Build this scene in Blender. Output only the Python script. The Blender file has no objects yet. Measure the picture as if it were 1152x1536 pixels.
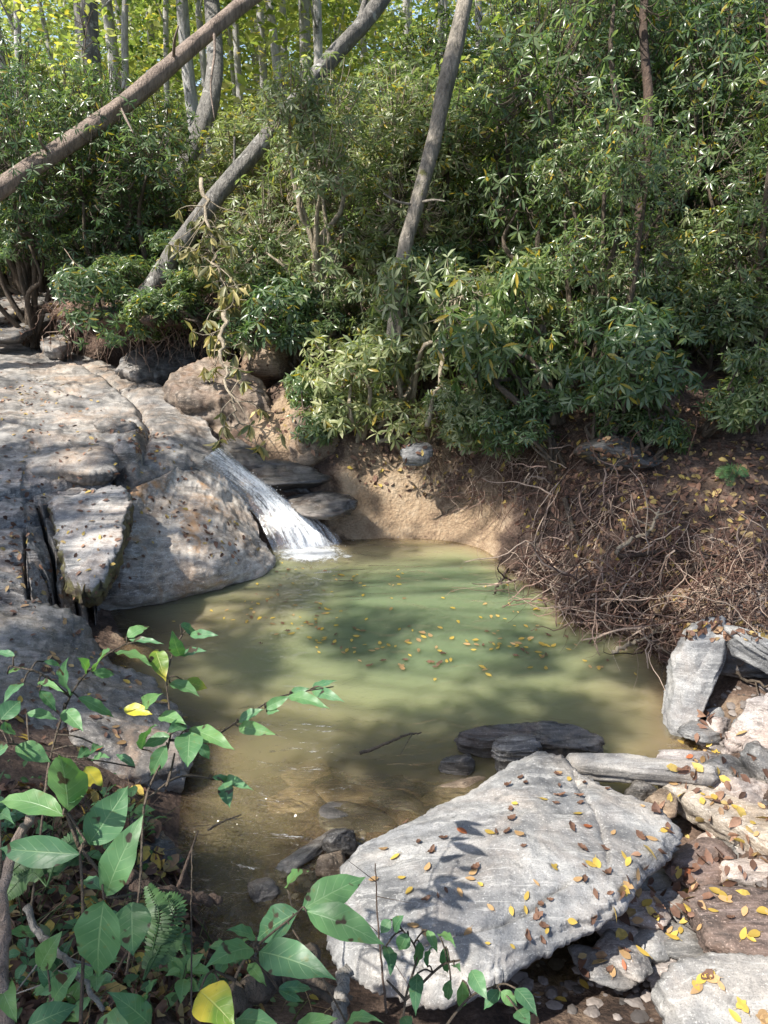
import bpy, math
import numpy as np
from mathutils import Vector
from mathutils.bvhtree import BVHTree
R = np.random.default_rng
SC = bpy.context.scene
COL = SC.collection
# ------------------------------------------------------------------ camera model (photo pixels 1152 x 1536)
H = 2.4; TH = math.radians(20.0); FP = 1109.0
CAM = np.array([0.0, 0.0, H])
def ray(u, v):
    a = (u - 576.0) / FP; b = (768.0 - v) / FP
    return np.array([a, math.cos(TH) + math.sin(TH) * b, -math.sin(TH) + math.cos(TH) * b])
def PZ(u, v, z):
    d = ray(u, v); return CAM + d * ((z - H) / d[2])
def PD(u, v, dep): return CAM + ray(u, v) * dep
def PY(u, v, y):
    d = ray(u, v); return CAM + d * (y / d[1])
SUN = np.array([-0.53, -0.27, 0.81]); SUN /= np.linalg.norm(SUN)

# ------------------------------------------------------------------ noise
def _hash(ix, iy, iz, s):
    n = (ix.astype(np.uint32) * np.uint32(374761393) + iy.astype(np.uint32) * np.uint32(668265263)
         + iz.astype(np.uint32) * np.uint32(2246822519) + np.uint32(s * 3266489917 & 0xffffffff))
    n = (n ^ (n >> np.uint32(13))) * np.uint32(1274126177)
    n = n ^ (n >> np.uint32(16))
    return n.astype(np.float64) / 2147483648.0 - 1.0
def vnoise(p, s=0):
    p = np.asarray(p, float); i = np.floor(p).astype(np.int64); f = p - i
    f = f * f * f * (f * (f * 6 - 15) + 10)
    x, y, z = i[..., 0], i[..., 1], i[..., 2]; fx, fy, fz = f[..., 0], f[..., 1], f[..., 2]
    def L(a, b, t): return a + (b - a) * t
    h = lambda a, b, c: _hash(x + a, y + b, z + c, s)
    return L(L(L(h(0,0,0), h(1,0,0), fx), L(h(0,1,0), h(1,1,0), fx), fy),
             L(L(h(0,0,1), h(1,0,1), fx), L(h(0,1,1), h(1,1,1), fx), fy), fz)
def fbm(p, o=4, s=0, g=0.5):
    p = np.asarray(p, float); t = 0; a = 1.0; n = 0
    for k in range(o):
        t = t + a * vnoise(p * 2.03 ** k + 17.3 * k, s + k); n += a; a *= g
    return t / n
def ridged(p, o=3, s=0):
    p = np.asarray(p, float); t = 0; a = 1.0; n = 0
    for k in range(o):
        t = t + a * (1 - 2 * np.abs(vnoise(p * 2.1 ** k + 9.1 * k, s + k))); n += a; a *= .5
    return t / n
def nrm(a): return a / np.maximum(np.linalg.norm(a, axis=-1, keepdims=True), 1e-9)

# ------------------------------------------------------------------ mesh building
class MB:
    def __init__(s): s.V = []; s.Q = []; s.T = []; s.U = []; s.n = 0
    def add(s, V, Q=None, T=None, UV=None):
        V = np.asarray(V, float).reshape(-1, 3); s.V.append(V)
        if Q is not None and len(Q): s.Q.append(np.asarray(Q).reshape(-1, 4) + s.n)
        if T is not None and len(T): s.T.append(np.asarray(T).reshape(-1, 3) + s.n)
        s.U.append(np.zeros((len(V), 2)) if UV is None else np.asarray(UV, float).reshape(-1, 2))
        s.n += len(V)
    def verts(s): return np.concatenate(s.V)
    def mesh(s, name, mat, smooth=True, uv=False, center=None):
        V = np.concatenate(s.V)
        if center is not None: V = V - np.asarray(center)
        Q = np.concatenate(s.Q) if s.Q else np.zeros((0, 4), int)
        T = np.concatenate(s.T) if s.T else np.zeros((0, 3), int)
        me = bpy.data.meshes.new(name)
        me.vertices.add(len(V)); me.vertices.foreach_set('co', V.astype(np.float32).ravel())
        li = np.concatenate([Q.ravel(), T.ravel()]).astype(np.int32)
        me.loops.add(len(li)); me.loops.foreach_set('vertex_index', li)
        nf = len(Q) + len(T); me.polygons.add(nf)
        st = np.concatenate([np.arange(len(Q)) * 4, len(Q) * 4 + np.arange(len(T)) * 3]).astype(np.int32)
        me.polygons.foreach_set('loop_start', st)
        me.polygons.foreach_set('use_smooth', np.full(nf, smooth, bool))
        if uv:
            U = np.concatenate(s.U); l = me.uv_layers.new(name='UVMap')
            l.data.foreach_set('uv', U[li].astype(np.float32).ravel())
        me.update(calc_edges=True); me.validate()
        if mat: me.materials.append(mat)
        return me
def link(name, me, parent=None, loc=None):
    o = bpy.data.objects.new(name, me); COL.objects.link(o)
    if parent is not None: o.parent = parent
    if loc is not None: o.location = loc
    return o
def tag(o, label=None, cat=None, group=None, kind=None):
    if label: o['label'] = label
    if cat: o['category'] = cat
    if group: o['group'] = group
    if kind: o['kind'] = kind
    return o
def empty(name, loc, label, cat, group=None):
    o = bpy.data.objects.new(name, None); COL.objects.link(o); o.location = loc; o.empty_display_size = .1
    return tag(o, label, cat, group)
def solid(name, mb, mat, label=None, cat=None, group=None, parent=None, smooth=True, uv=False, kind=None):
    """one mesh object; a top-level one gets its origin at its base"""
    if parent is None:
        V = mb.verts(); c = np.array([V[:, 0].mean(), V[:, 1].mean(), V[:, 2].min()])
        o = link(name, mb.mesh(name, mat, smooth, uv, c), None, c)
    else:
        o = link(name, mb.mesh(name, mat, smooth, uv, np.array(parent.location)), parent)
    return tag(o, label, cat, group, kind)

def resample(path, n):
    path = np.asarray(path, float)
    if len(path) > 2:  # catmull-rom
        P = np.vstack([2 * path[0] - path[1], path, 2 * path[-1] - path[-2]]); out = []
        t = np.linspace(0, len(path) - 1 - 1e-9, n); i = t.astype(int); f = (t - i)[:, None]
        p0, p1, p2, p3 = P[i], P[i + 1], P[i + 2], P[i + 3]
        return .5 * (2 * p1 + (p2 - p0) * f + (2 * p0 - 5 * p1 + 4 * p2 - p3) * f ** 2 + (3 * p1 - p0 - 3 * p2 + p3) * f ** 3)
    t = np.linspace(0, 1, n)[:, None]; return path[0] * (1 - t) + path[-1] * t
def tube(mb, path, rad, sides=8, rough=0.0, seed=0, cap=True):
    path = np.asarray(path, float); K = len(path); rad = np.broadcast_to(np.asarray(rad, float), (K,))
    t = nrm(np.gradient(path, axis=0)); ref = np.array([.31, .17, .93]) if abs(t[:, 2]).mean() < .8 else np.array([.93, .17, .31])
    a = nrm(np.cross(t, ref)); b = np.cross(t, a)
    an = np.linspace(0, 2 * np.pi, sides, endpoint=False)
    d = a[:, None] * np.cos(an)[None, :, None] + b[:, None] * np.sin(an)[None, :, None]
    r = rad[:, None] * np.ones((1, sides))
    if rough:
        q = path[:, None] * 2.2 + d * 1.1
        r = r * (1 + rough * fbm(q, 3, seed) + rough * .7 * fbm(np.concatenate([d * 6, ], -1) + path[:, None] * .8, 2, seed + 5))
    V = (path[:, None] + d * r[..., None]).reshape(-1, 3)
    i = np.arange(K - 1)[:, None] * sides; j = np.arange(sides)[None]; j2 = (j + 1) % sides
    Q = np.stack([i + j, i + j2, i + sides + j2, i + sides + j], -1).reshape(-1, 4)
    U = np.stack([np.tile(np.arange(sides) / sides, K), np.repeat(np.linspace(0, 1, K), sides)], -1)
    T = []
    if cap:
        n0 = len(V); V = np.vstack([V, path[0], path[-1]]); U = np.vstack([U, [[0, 0], [0, 1]]])
        for k in range(sides):
            T.append([n0, (k + 1) % sides, k]); T.append([n0 + 1, (K - 1) * sides + k, (K - 1) * sides + (k + 1) % sides])
    mb.add(V, Q, T, U)
def strands(mb, P, rad, sides=3):
    """P: N x K x 3, rad N x K"""
    N, K, _ = P.shape; t = nrm(np.gradient(P, axis=1))
    ref = nrm(np.array([.3, .5, .81]))[None, None] + 0 * P
    a = nrm(np.cross(t, ref)); b = np.cross(t, a)
    an = np.linspace(0, 2 * np.pi, sides, endpoint=False)
    V = P[:, :, None] + (a[:, :, None] * np.cos(an)[:, None] + b[:, :, None] * np.sin(an)[:, None]) * rad[:, :, None, None]
    base = np.arange(N)[:, None, None] * K * sides + np.arange(K - 1)[None, :, None] * sides
    j = np.arange(sides)[None, None]; j2 = (j + 1) % sides
    Q = np.stack([base + j, base + j2, base + sides + j2, base + sides + j], -1)
    mb.add(V.reshape(-1, 3), Q.reshape(-1, 4))
def leaves(mb, O, D, U, L, W, prof='long', fold=.25, droop=.25):
    """vectorised leaf blades: origin, direction, up normal, length, width"""
    if prof == 'long': s = np.array([0, .28, .66, 1]); w = np.array([.1, .8, 1, .06])
    elif prof == 'oval': s = np.array([0, .25, .6, 1]); w = np.array([.15, .95, .85, .05])
    else: s = np.array([0, .45, 1]); w = np.array([.1, 1, .05])
    O = np.asarray(O); N = len(O); D = nrm(D); S = nrm(np.cross(U, D)); U2 = np.cross(D, S)
    S_ = len(s); L = np.broadcast_to(L, (N,)); W = np.broadcast_to(W, (N,)); dr = np.broadcast_to(droop, (N,))
    c = O[:, None] + D[:, None] * (L[:, None] * s)[..., None] - U2[:, None] * (L[:, None] * dr[:, None] * s ** 2)[..., None]
    off = S[:, None] * (W[:, None] * .5 * w)[..., None]; up = U2[:, None] * (W[:, None] * .5 * w * fold)[..., None]
    V = np.stack([c - off + up, c, c + off + up], 2)
    b = np.arange(N)[:, None, None] * S_ * 3 + np.arange(S_ - 1)[None, :, None] * 3; j = np.arange(2)[None, None]
    Q = np.stack([b + j, b + j + 1, b + 3 + j + 1, b + 3 + j], -1)
    mb.add(V.reshape(-1, 3), Q.reshape(-1, 4))
def randdir(g, n):
    v = g.normal(size=(n, 3)); return nrm(v)
EXPO = 0.9
# ------------------------------------------------------------------ materials
class NT:
    def __init__(s, name):
        s.m = bpy.data.materials.new(name); s.m.use_nodes = True; s.t = s.m.node_tree; s.t.nodes.clear()
        s.out = s.n('ShaderNodeOutputMaterial')
    def n(s, typ, ins=None, **kw):
        x = s.t.nodes.new(typ)
        for k, v in kw.items(): setattr(x, k, v)
        for k, v in (ins or {}).items():
            if isinstance(v, bpy.types.NodeSocket): s.t.links.new(v, x.inputs[k])
            else: x.inputs[k].default_value = v
        return x
    def noise(s, vec, scale, detail=4, rough=.55, dist=0.0):
        return s.n('ShaderNodeTexNoise', {'Vector': vec, 'Scale': scale, 'Detail': detail, 'Roughness': rough, 'Distortion': dist}).outputs['Fac']
    def ramp(s, fac, stops, interp='LINEAR'):
        r = s.n('ShaderNodeValToRGB', {'Fac': fac}); e = r.color_ramp; e.interpolation = interp
        while len(e.elements) < len(stops): e.elements.new(.5)
        for k, (p, c) in enumerate(stops):
            e.elements[k].position = p
            e.elements[k].color = (c, c, c, 1) if isinstance(c, (int, float)) else (*c, 1)
        return r.outputs['Color']
    def mix(s, f, a, b, mode='MIX'):
        x = s.n('ShaderNodeMix', data_type='RGBA', blend_type=mode)
        for k, v in ((0, f), (6, a), (7, b)):
            if isinstance(v, bpy.types.NodeSocket): s.t.links.new(v, x.inputs[k])
            elif k: x.inputs[k].default_value = (*v, 1) if len(v) == 3 else v
            else: x.inputs[k].default_value = v
        return x.outputs[2]
    def math(s, op, a, b=0.0, clamp=False):
        return s.n('ShaderNodeMath', {0: a, 1: b}, operation=op, use_clamp=clamp).outputs[0]
    def map(s, vec, rot=(0, 0, 0), scale=(1, 1, 1), loc=(0, 0, 0)):
        return s.n('ShaderNodeMapping', {'Vector': vec, 'Rotation': rot, 'Scale': scale, 'Location': loc}).outputs[0]
    def bump(s, h, strength, dist, nrm_=None):
        i = {'Height': h, 'Strength': strength, 'Distance': dist}
        if nrm_ is not None: i['Normal'] = nrm_
        return s.n('ShaderNodeBump', i).outputs[0]
    def surf(s, sh): s.t.links.new(sh, s.out.inputs['Surface']); return s.m
    def obj(s): return s.n('ShaderNodeTexCoord').outputs['Object']
    def pos(s): return s.n('ShaderNodeNewGeometry').outputs['Position']

def rock_mat(name, dark, mid, light, warm, warm_amt=.3, rot=(.3, .2, .4), rough=.75, scale=1.0, wet=False, stain=None, moss=False, an=(7, 26, 60)):
    t = NT(name); p = t.pos()
    an = t.map(p, rot, an)
    big = t.noise(p, 2.2 * scale, 5, .6, .4)
    fol = t.noise(an, 1.0, 6, .62, .5)
    spk = t.noise(p, 190, 3, .7)
    tone = t.ramp(t.noise(p, 1.25, 4, .6, .8), [(.36, (.70, .72, .76)), (.5, (1., 1., 1.)), (.64, (1.22, 1.14, 1.06))])
    c = t.ramp(t.math('ADD', t.math('MULTIPLY', big, .5), t.math('MULTIPLY', fol, .5)), [(.39, dark), (.49, mid), (.60, light)])
    c = t.mix(t.math('MULTIPLY', t.ramp(t.noise(p, 3.3 * scale, 5, .65, .8), [(.48, 0.), (.66, 1.)]), warm_amt), c, warm)
    c = t.mix(t.ramp(spk, [(.35, .5), (.5, 0.)]), c, tuple(x * .35 for x in mid))
    c = t.mix(t.ramp(t.noise(p, 120, 2, .6), [(.6, 0.), (.72, .55)]), c, tuple(min(.75, x * 1.5 + .05) for x in light))
    lich = t.ramp(t.noise(p, 14, 4, .7, .3), [(.6, 0.), (.68, .6)])
    c = t.mix(lich, c, tuple(x * .45 for x in mid))
    c = t.mix(1.0, c, tone, 'MULTIPLY')
    vein = t.ramp(t.noise(t.map(p, (rot[0], rot[1], rot[2] + .5), (3, 30, 45)), 1.0, 4, .6, 1.0), [(.57, 0.), (.62, .55), (.66, 0.)])
    c = t.mix(vein, c, tuple(min(.8, x * 1.25) for x in light))
    if stain is not None: c = t.mix(t.ramp(t.noise(t.map(p, (0, 0, .5), (2.5, 2.5, 1.2)), 1.6, 4, .6, .6), [(.56, 0.), (.68, .8)]), c, stain)
    if moss:
        nx = t.n('ShaderNodeSeparateXYZ', {0: t.n('ShaderNodeNewGeometry').outputs['Normal']})
        f = t.math('ADD', t.math('MULTIPLY', t.math('SUBTRACT', .75, nx.outputs[2]), 1.5), t.math('SUBTRACT', t.noise(p, 9, 4, .65), .5))
        c = t.mix(t.ramp(f, [(.4, 0.), (.7, .9)]), c, t.mix(t.ramp(t.noise(p, 20, 4, .6), [(.4, 0.), (.6, 1.)]), (.05, .038, .022), (.12, .11, .035)))
    hgt = t.math('ADD', t.math('ADD', t.math('MULTIPLY', fol, .9), t.math('MULTIPLY', t.noise(p, 45, 5, .65), .4)), t.math('MULTIPLY', spk, .12))
    b = t.bump(hgt, .7, .014)
    r = t.ramp(big, [(.3, rough - .2), (.7, rough + .1)]) if not wet else t.ramp(t.noise(p, 6, 3), [(.35, .22), (.65, .6)])
    bs = t.n('ShaderNodeBsdfPrincipled', {'Base Color': c, 'Roughness': r, 'Normal': b, 'Specular IOR Level': .5})
    return t.surf(bs.outputs[0])

def leaf_mat(name, cols, yellow=(.35, .27, .04), yfrac=.04, rough=.35, trans=.3, tcol=None, spec=.5):
    t = NT(name); g = t.n('ShaderNodeNewGeometry'); rp = g.outputs['Random Per Island']
    n = len(cols); st = [(k / (n - 1) * (1 - yfrac - .01), c) for k, c in enumerate(cols)]
    c = t.ramp(rp, st + [(1 - yfrac, yellow)])
    ob = t.n('ShaderNodeObjectInfo').outputs['Random']
    c = t.mix(1.0, c, t.ramp(ob, [(0., (.8, .86, .9)), (1., (1.2, 1.12, 1.0))]), 'MULTIPLY')
    c = t.mix(.5, c, t.ramp(t.noise(t.pos(), 1.3, 3), [(.3, .55), (.7, 1.35)]), 'MULTIPLY')
    bs = t.n('ShaderNodeBsdfPrincipled', {'Base Color': c, 'Roughness': rough, 'Specular IOR Level': spec})
    tc = t.mix(1.0, c, tcol or (1.5, 1.65, .8), 'MULTIPLY')
    tr = t.n('ShaderNodeBsdfTranslucent', {'Color': tc})
    mx = t.n('ShaderNodeMixShader', {0: trans, 1: bs.outputs[0], 2: tr.outputs[0]})
    return t.surf(mx.outputs[0])

def island_mat(name, stops, rough=.7, trans=0.15):
    t = NT(name); g = t.n('ShaderNodeNewGeometry')
    c = t.ramp(g.outputs['Random Per Island'], stops, 'CONSTANT' if len(stops) < 4 else 'LINEAR')
    c = t.mix(.5, c, t.ramp(t.noise(t.pos(), 60, 3), [(.3, .5), (.7, 1.4)]), 'MULTIPLY')
    bs = t.n('ShaderNodeBsdfPrincipled', {'Base Color': c, 'Roughness': rough})
    tr = t.n('ShaderNodeBsdfTranslucent', {'Color': c})
    return t.surf(t.n('ShaderNodeMixShader', {0: trans, 1: bs.outputs[0], 2: tr.outputs[0]}).outputs[0])

def bark_mat(name, a, b, lich=None, lfrac=.55, ring=(14, 14, 3)):
    t = NT(name); p = t.pos()
    n1 = t.noise(t.map(p, (.2, .3, 0), ring), 2.0, 6, .65, .5); n2 = t.noise(p, 5, 5, .6)
    c = t.ramp(t.math('ADD', t.math('MULTIPLY', n1, .6), t.math('MULTIPLY', n2, .4)), [(.36, a), (.62, b)])
    if lich is not None: c = t.mix(t.ramp(t.noise(p, 6.5, 5, .65), [(lfrac, 0.), (lfrac + .08, .9)]), c, lich)
    bs = t.n('ShaderNodeBsdfPrincipled', {'Base Color': c, 'Roughness': .85, 'Normal': t.bump(t.math('ADD', n1, t.math('MULTIPLY', t.noise(p, 38, 4, .7), .35)), 1.0, .035)})
    return t.surf(bs.outputs[0])

M = {}
M['rock_pale'] = rock_mat('pale_gneiss', (.105, .105, .107), (.215, .212, .207), (.35, .342, .328), (.31, .255, .215), .4, an=(4, 12, 26))
M['rock_slab'] = rock_mat('bedrock', (.055, .054, .053), (.172, .162, .15), (.35, .328, .30), (.30, .22, .16), .7, rot=(.1, .3, .9), an=(4, 8, 11), stain=(.045, .043, .042))
M['rock_ledge'] = rock_mat('fractured_bedrock', (.05, .051, .055), (.17, .166, .162), (.38, .36, .34), (.29, .21, .16), .6, rot=(.1, .5, .9), stain=(.035, .034, .034))
M['rock_mossy'] = rock_mat('mossy_bedrock', (.07, .07, .072), (.20, .195, .19), (.38, .36, .34), (.29, .21, .16), .5, rot=(.1, .5, .9), moss=True)
M['rock_earth'] = rock_mat('soil_coated_rock', (.04, .027, .019), (.12, .082, .056), (.30, .23, .165), (.20, .115, .065), .7)
M['rock_tan'] = rock_mat('tan_boulder', (.04, .03, .022), (.125, .094, .07), (.30, .24, .185), (.22, .13, .08), .6, an=(5, 9, 12))
M['rock_orange'] = rock_mat('stained_bedrock', (.12, .108, .095), (.33, .29, .25), (.55, .51, .455), (.38, .26, .17), .5, an=(5, 14, 22), rot=(.1, .2, .3), stain=(.46, .22, .06))
M['rock_dark'] = rock_mat('dark_wet_rock', (.025, .025, .025), (.062, .058, .055), (.15, .14, .128), (.15, .1, .07), .4, wet=True)
M['rock_front'] = rock_mat('damp_ledge', (.05, .05, .052), (.12, .118, .115), (.24, .23, .22), (.2, .15, .11), .4, rot=(.05, .1, .5), wet=True)
M['rock_pink'] = rock_mat('pinkish_schist', (.14, .118, .108), (.27, .235, .215), (.44, .395, .365), (.45, .33, .27), .5, rot=(.5, .2, 1.1))
M['rock_cream'] = rock_mat('cream_schist', (.145, .13, .113), (.29, .264, .232), (.46, .425, .37), (.36, .28, .2), .4, rot=(.2, .2, .55))
M['rock_red'] = rock_mat('rusty_schist', (.04, .031, .028), (.112, .085, .075), (.235, .18, .16), (.18, .115, .09), .5)
M['rock_brown'] = rock_mat('earthy_rock', (.06, .045, .032), (.17, .125, .085), (.32, .25, .18), (.26, .16, .09), .5)
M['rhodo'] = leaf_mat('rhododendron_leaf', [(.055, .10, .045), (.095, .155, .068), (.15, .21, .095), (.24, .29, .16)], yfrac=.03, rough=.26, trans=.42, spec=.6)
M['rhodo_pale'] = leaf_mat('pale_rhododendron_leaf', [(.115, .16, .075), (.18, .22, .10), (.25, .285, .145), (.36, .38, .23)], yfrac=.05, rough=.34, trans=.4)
M['wilted'] = leaf_mat('wilted_leaf', [(.09, .12, .05), (.17, .18, .09), (.26, .24, .13)], yellow=(.42, .36, .16), yfrac=.3, rough=.5, trans=.25)
M['broad'] = leaf_mat('broadleaf', [(.15, .21, .07), (.22, .28, .10), (.31, .35, .14), (.42, .43, .21)], yellow=(.6, .5, .12), yfrac=.07, rough=.45, trans=.45)
M['canopy'] = leaf_mat('canopy_leaf', [(.05, .10, .025), (.09, .15, .035), (.13, .19, .045)], yfrac=.05, rough=.45, trans=.35)
M['litter'] = island_mat('leaf_litter', [(0., (.045, .022, .014)), (.25, (.11, .055, .035)), (.5, (.19, .10, .065)), (.7, (.28, .16, .10)), (.85, (.36, .26, .11)), (1., (.5, .36, .07))])
M['root'] = island_mat('root_bark', [(0., (.035, .018, .012)), (.3, (.12, .06, .042)), (.65, (.27, .18, .135)), (1., (.50, .39, .30))], .8, 0)
M['bark_brown'] = bark_mat('brown_bark', (.10, .075, .06), (.36, .28, .23), ring=(20, 20, 3))
M['bark_grey'] = bark_mat('grey_bark', (.06, .057, .053), (.235, .22, .198), (.45, .44, .41), .58)
M['bark_moss'] = bark_mat('mossy_bark', (.075, .068, .055), (.33, .29, .24), (.13, .13, .035), .6)
M['bark_red'] = bark_mat('reddish_bark', (.03, .021, .015), (.10, .064, .046))
M['bark_pale'] = bark_mat('pale_bark', (.22, .21, .20), (.55, .53, .51), (.1, .1, .09), .6)
M['stem'] = bark_mat('twig_bark', (.035, .028, .02), (.14, .105, .075))
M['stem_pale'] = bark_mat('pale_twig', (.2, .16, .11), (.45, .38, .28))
M['wood_grey'] = bark_mat('weathered_wood', (.09, .08, .07), (.38, .35, .31))

def blade_mat(name, a, b, vein, spot=None, yel=None):
    """large broad leaf seen from near: midrib and side veins from its own UV (u across -1..1 mapped 0..1, v along)"""
    t = NT(name); uv = t.n('ShaderNodeUVMap').outputs[0]; x = t.n('ShaderNodeSeparateXYZ', {0: uv})
    au = t.math('ABSOLUTE', t.math('SUBTRACT', t.math('MULTIPLY', x.outputs[0], 2.0), 1.0))
    mid = t.math('SUBTRACT', 1.0, t.math('MULTIPLY', au, 16.0), True)
    sv = t.math('SINE', t.math('MULTIPLY', t.math('SUBTRACT', x.outputs[1], t.math('MULTIPLY', au, .2)), 46.0))
    side = t.math('MULTIPLY', t.math('SUBTRACT', t.math('MULTIPLY', sv, 9.0), 8.1, True), t.math('SUBTRACT', 1.0, t.math('MULTIPLY', au, .8), True))
    ve = t.math('MAXIMUM', mid, t.math('MULTIPLY', side, .6), True)
    ob = t.n('ShaderNodeObjectInfo').outputs['Random']
    c = t.mix(t.ramp(t.noise(t.pos(), 22, 4, .6), [(.3, 0.), (.7, 1.)]), a, b)
    c = t.mix(1.0, c, t.ramp(ob, [(0., (.72, .78, .85)), (.5, (1., 1., 1.)), (1., (1.35, 1.2, .9))]), 'MULTIPLY')
    if yel is not None: c = t.mix(t.ramp(t.noise(t.pos(), 9, 2), [(.47, 0.), (.58, 1.)]), c, yel)
    c = t.mix(t.math('MULTIPLY', ve, .75), c, vein)
    c = t.mix(t.ramp(t.noise(t.pos(), 55, 3, .6), [(.62, 0.), (.72, .5)]), c, (.16, .17, .04))
    if spot is not None: c = t.mix(t.ramp(t.noise(t.pos(), 26, 2, .5), [(.64, 0.), (.67, 1.)]), c, spot)
    bs = t.n('ShaderNodeBsdfPrincipled', {'Base Color': c, 'Roughness': .42, 'Specular IOR Level': .45,
             'Normal': t.bump(t.math('ADD', t.math('MULTIPLY', ve, -1.0), t.math('MULTIPLY', t.noise(t.pos(), 90, 3), .5)), .35, .002)})
    tr = t.n('ShaderNodeBsdfTranslucent', {'Color': t.mix(1.0, c, (1.4, 1.6, .6), 'MULTIPLY')})
    return t.surf(t.n('ShaderNodeMixShader', {0: .28, 1: bs.outputs[0], 2: tr.outputs[0]}).outputs[0])
M['blade'] = blade_mat('shrub_leaf', (.075, .185, .085), (.115, .24, .105), (.24, .37, .19), spot=(.05, .035, .02))
M['blade_yellow'] = blade_mat('yellowing_leaf', (.12, .22, .03), (.17, .26, .035), (.4, .42, .12), spot=(.02, .012, .008), yel=(.55, .46, .05))

def soil_mat():
    t = NT('forest_soil'); p = t.pos()
    sand = t.n('ShaderNodeAttribute', attribute_name='sand').outputs['Fac']
    n = t.noise(p, 5, 8, .65, .3); f = t.noise(p, 60, 5, .7)
    c = t.ramp(t.math('ADD', t.math('MULTIPLY', n, .6), t.math('MULTIPLY', f, .4)), [(.38, (.035, .020, .013)), (.5, (.108, .068, .048)), (.62, (.25, .168, .125))])
    sc = t.ramp(t.math('ADD', t.math('MULTIPLY', n, .6), t.math('MULTIPLY', f, .4)), [(.35, (.20, .13, .08)), (.5, (.38, .27, .17)), (.66, (.52, .41, .29))])
    c = t.mix(t.ramp(t.math('ADD', sand, t.math('MULTIPLY', t.math('SUBTRACT', n, .5), .9)), [(.35, 0.), (.65, 1.)]), c, sc)
    sz = t.n('ShaderNodeSeparateXYZ', {0: p}).outputs[2]
    c = t.mix(t.math('MULTIPLY', t.ramp(t.math('MULTIPLY', t.math('ADD', sz, .02), -25.0), [(0., 0.), (1., 1.)]), .7), c, t.mix(n, (.03, .028, .018), (.19, .165, .105)))
    vor = t.n('ShaderNodeTexVoronoi', {'Vector': p, 'Scale': 32.0}).outputs['Distance']
    h = t.math('ADD', t.math('ADD', n, f), t.math('MULTIPLY', vor, -.5))
    bs = t.n('ShaderNodeBsdfPrincipled', {'Base Color': c, 'Roughness': .9, 'Normal': t.bump(h, .9, .04)})
    return t.surf(bs.outputs[0])
M['soil'] = soil_mat()

def water_mat():
    t = NT('pool_water'); p = t.pos()
    dep = t.n('ShaderNodeAttribute', attribute_name='depth').outputs['Fac']
    n = t.noise(p, 1.3, 3, .5, .5)
    d2 = t.math('ADD', dep, t.math('MULTIPLY', t.math('SUBTRACT', n, .5), .12))
    c = t.ramp(d2, [(.0, (.40, .29, .17)), (.11, (.28, .245, .135)), (.24, (.195, .205, .105)), (.40, (.115, .15, .08))])
    body = t.n('ShaderNodeBsdfPrincipled', {'Base Color': c, 'Roughness': 1.0, 'Specular IOR Level': 0.0,
              'Subsurface Weight': 1.0, 'Subsurface Radius': (.30, .32, .22), 'Subsurface Scale': 1.0})
    tr = t.n('ShaderNodeBsdfTransparent', {'Color': (.84, .83, .70, 1)})
    base = t.n('ShaderNodeMixShader', {0: t.math('MULTIPLY', t.ramp(d2, [(.0, .12), (.10, .6), (.26, .97)]), t.n('ShaderNodeAttribute', attribute_name='silt').outputs['Fac']), 1: tr.outputs[0], 2: body.outputs[0]})
    w = t.noise(t.map(p, (0, 0, .2), (5.5, 10, 5)), 1.0, 3, .5, .8); w2 = t.noise(t.map(p, (0, 0, -.5), (20, 34, 20)), 1.0, 2, .5, .6)
    rip = t.n('ShaderNodeAttribute', attribute_name='ripple').outputs['Fac']
    h = t.math('ADD', w, t.math('MULTIPLY', w2, .22))
    b = t.n('ShaderNodeBump', {'Height': h, 'Strength': t.math('ADD', .42, rip), 'Distance': .05}).outputs[0]
    gl = t.n('ShaderNodeBsdfGlossy', {'Color': (1, 1, 1, 1), 'Roughness': .06, 'Normal': b})
    fr = t.n('ShaderNodeFresnel', {'IOR': 1.33, 'Normal': b})
    return t.surf(t.n('ShaderNodeMixShader', {0: fr.outputs[0], 1: base.outputs[0], 2: gl.outputs[0]}).outputs[0])
M['water'] = water_mat()

def foam_mat(name, lo, hi, sx, sy):
    t = NT(name); uv = t.n('ShaderNodeUVMap').outputs[0]; x = t.n('ShaderNodeSeparateXYZ', {0: uv})
    n = t.noise(t.map(uv, (0, 0, 0), (sx, sy, 1)), 1.0, 6, .7, .6)
    edge = t.math('MULTIPLY', t.math('MULTIPLY', x.outputs[0], t.math('SUBTRACT', 1.0, x.outputs[0])), 4.0)
    f = t.math('ADD', t.math('MULTIPLY', n, 1.0), t.math('MULTIPLY', t.math('SUBTRACT', edge, .6), .45))
    f = t.math('ADD', f, t.math('MULTIPLY', t.math('SUBTRACT', x.outputs[1], .5), .14))
    f = t.math('ADD', f, t.math('MULTIPLY', t.math('SUBTRACT', t.noise(t.pos(), 55, 4, .7), .5), .5))
    a = t.ramp(f, [(lo, .04), (hi, .97)])
    wb = t.n('ShaderNodeBsdfPrincipled', {'Base Color': (.84, .86, .88, 1), 'Roughness': .4, 'Normal': t.bump(n, .8, .03),
        'Subsurface Weight': .3, 'Subsurface Radius': (.03, .03, .03)})
    thin = t.n('ShaderNodeMixShader', {0: .25, 1: t.n('ShaderNodeBsdfTransparent').outputs[0], 2: t.n('ShaderNodeBsdfGlossy', {'Roughness': .12, 'Normal': t.bump(n, .6, .03)}).outputs[0]})
    return t.surf(t.n('ShaderNodeMixShader', {0: a, 1: thin.outputs[0], 2: wb.outputs[0]}).outputs[0])
M['fall'] = foam_mat('white_water', .46, .76, 17, 4.2)
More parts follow.
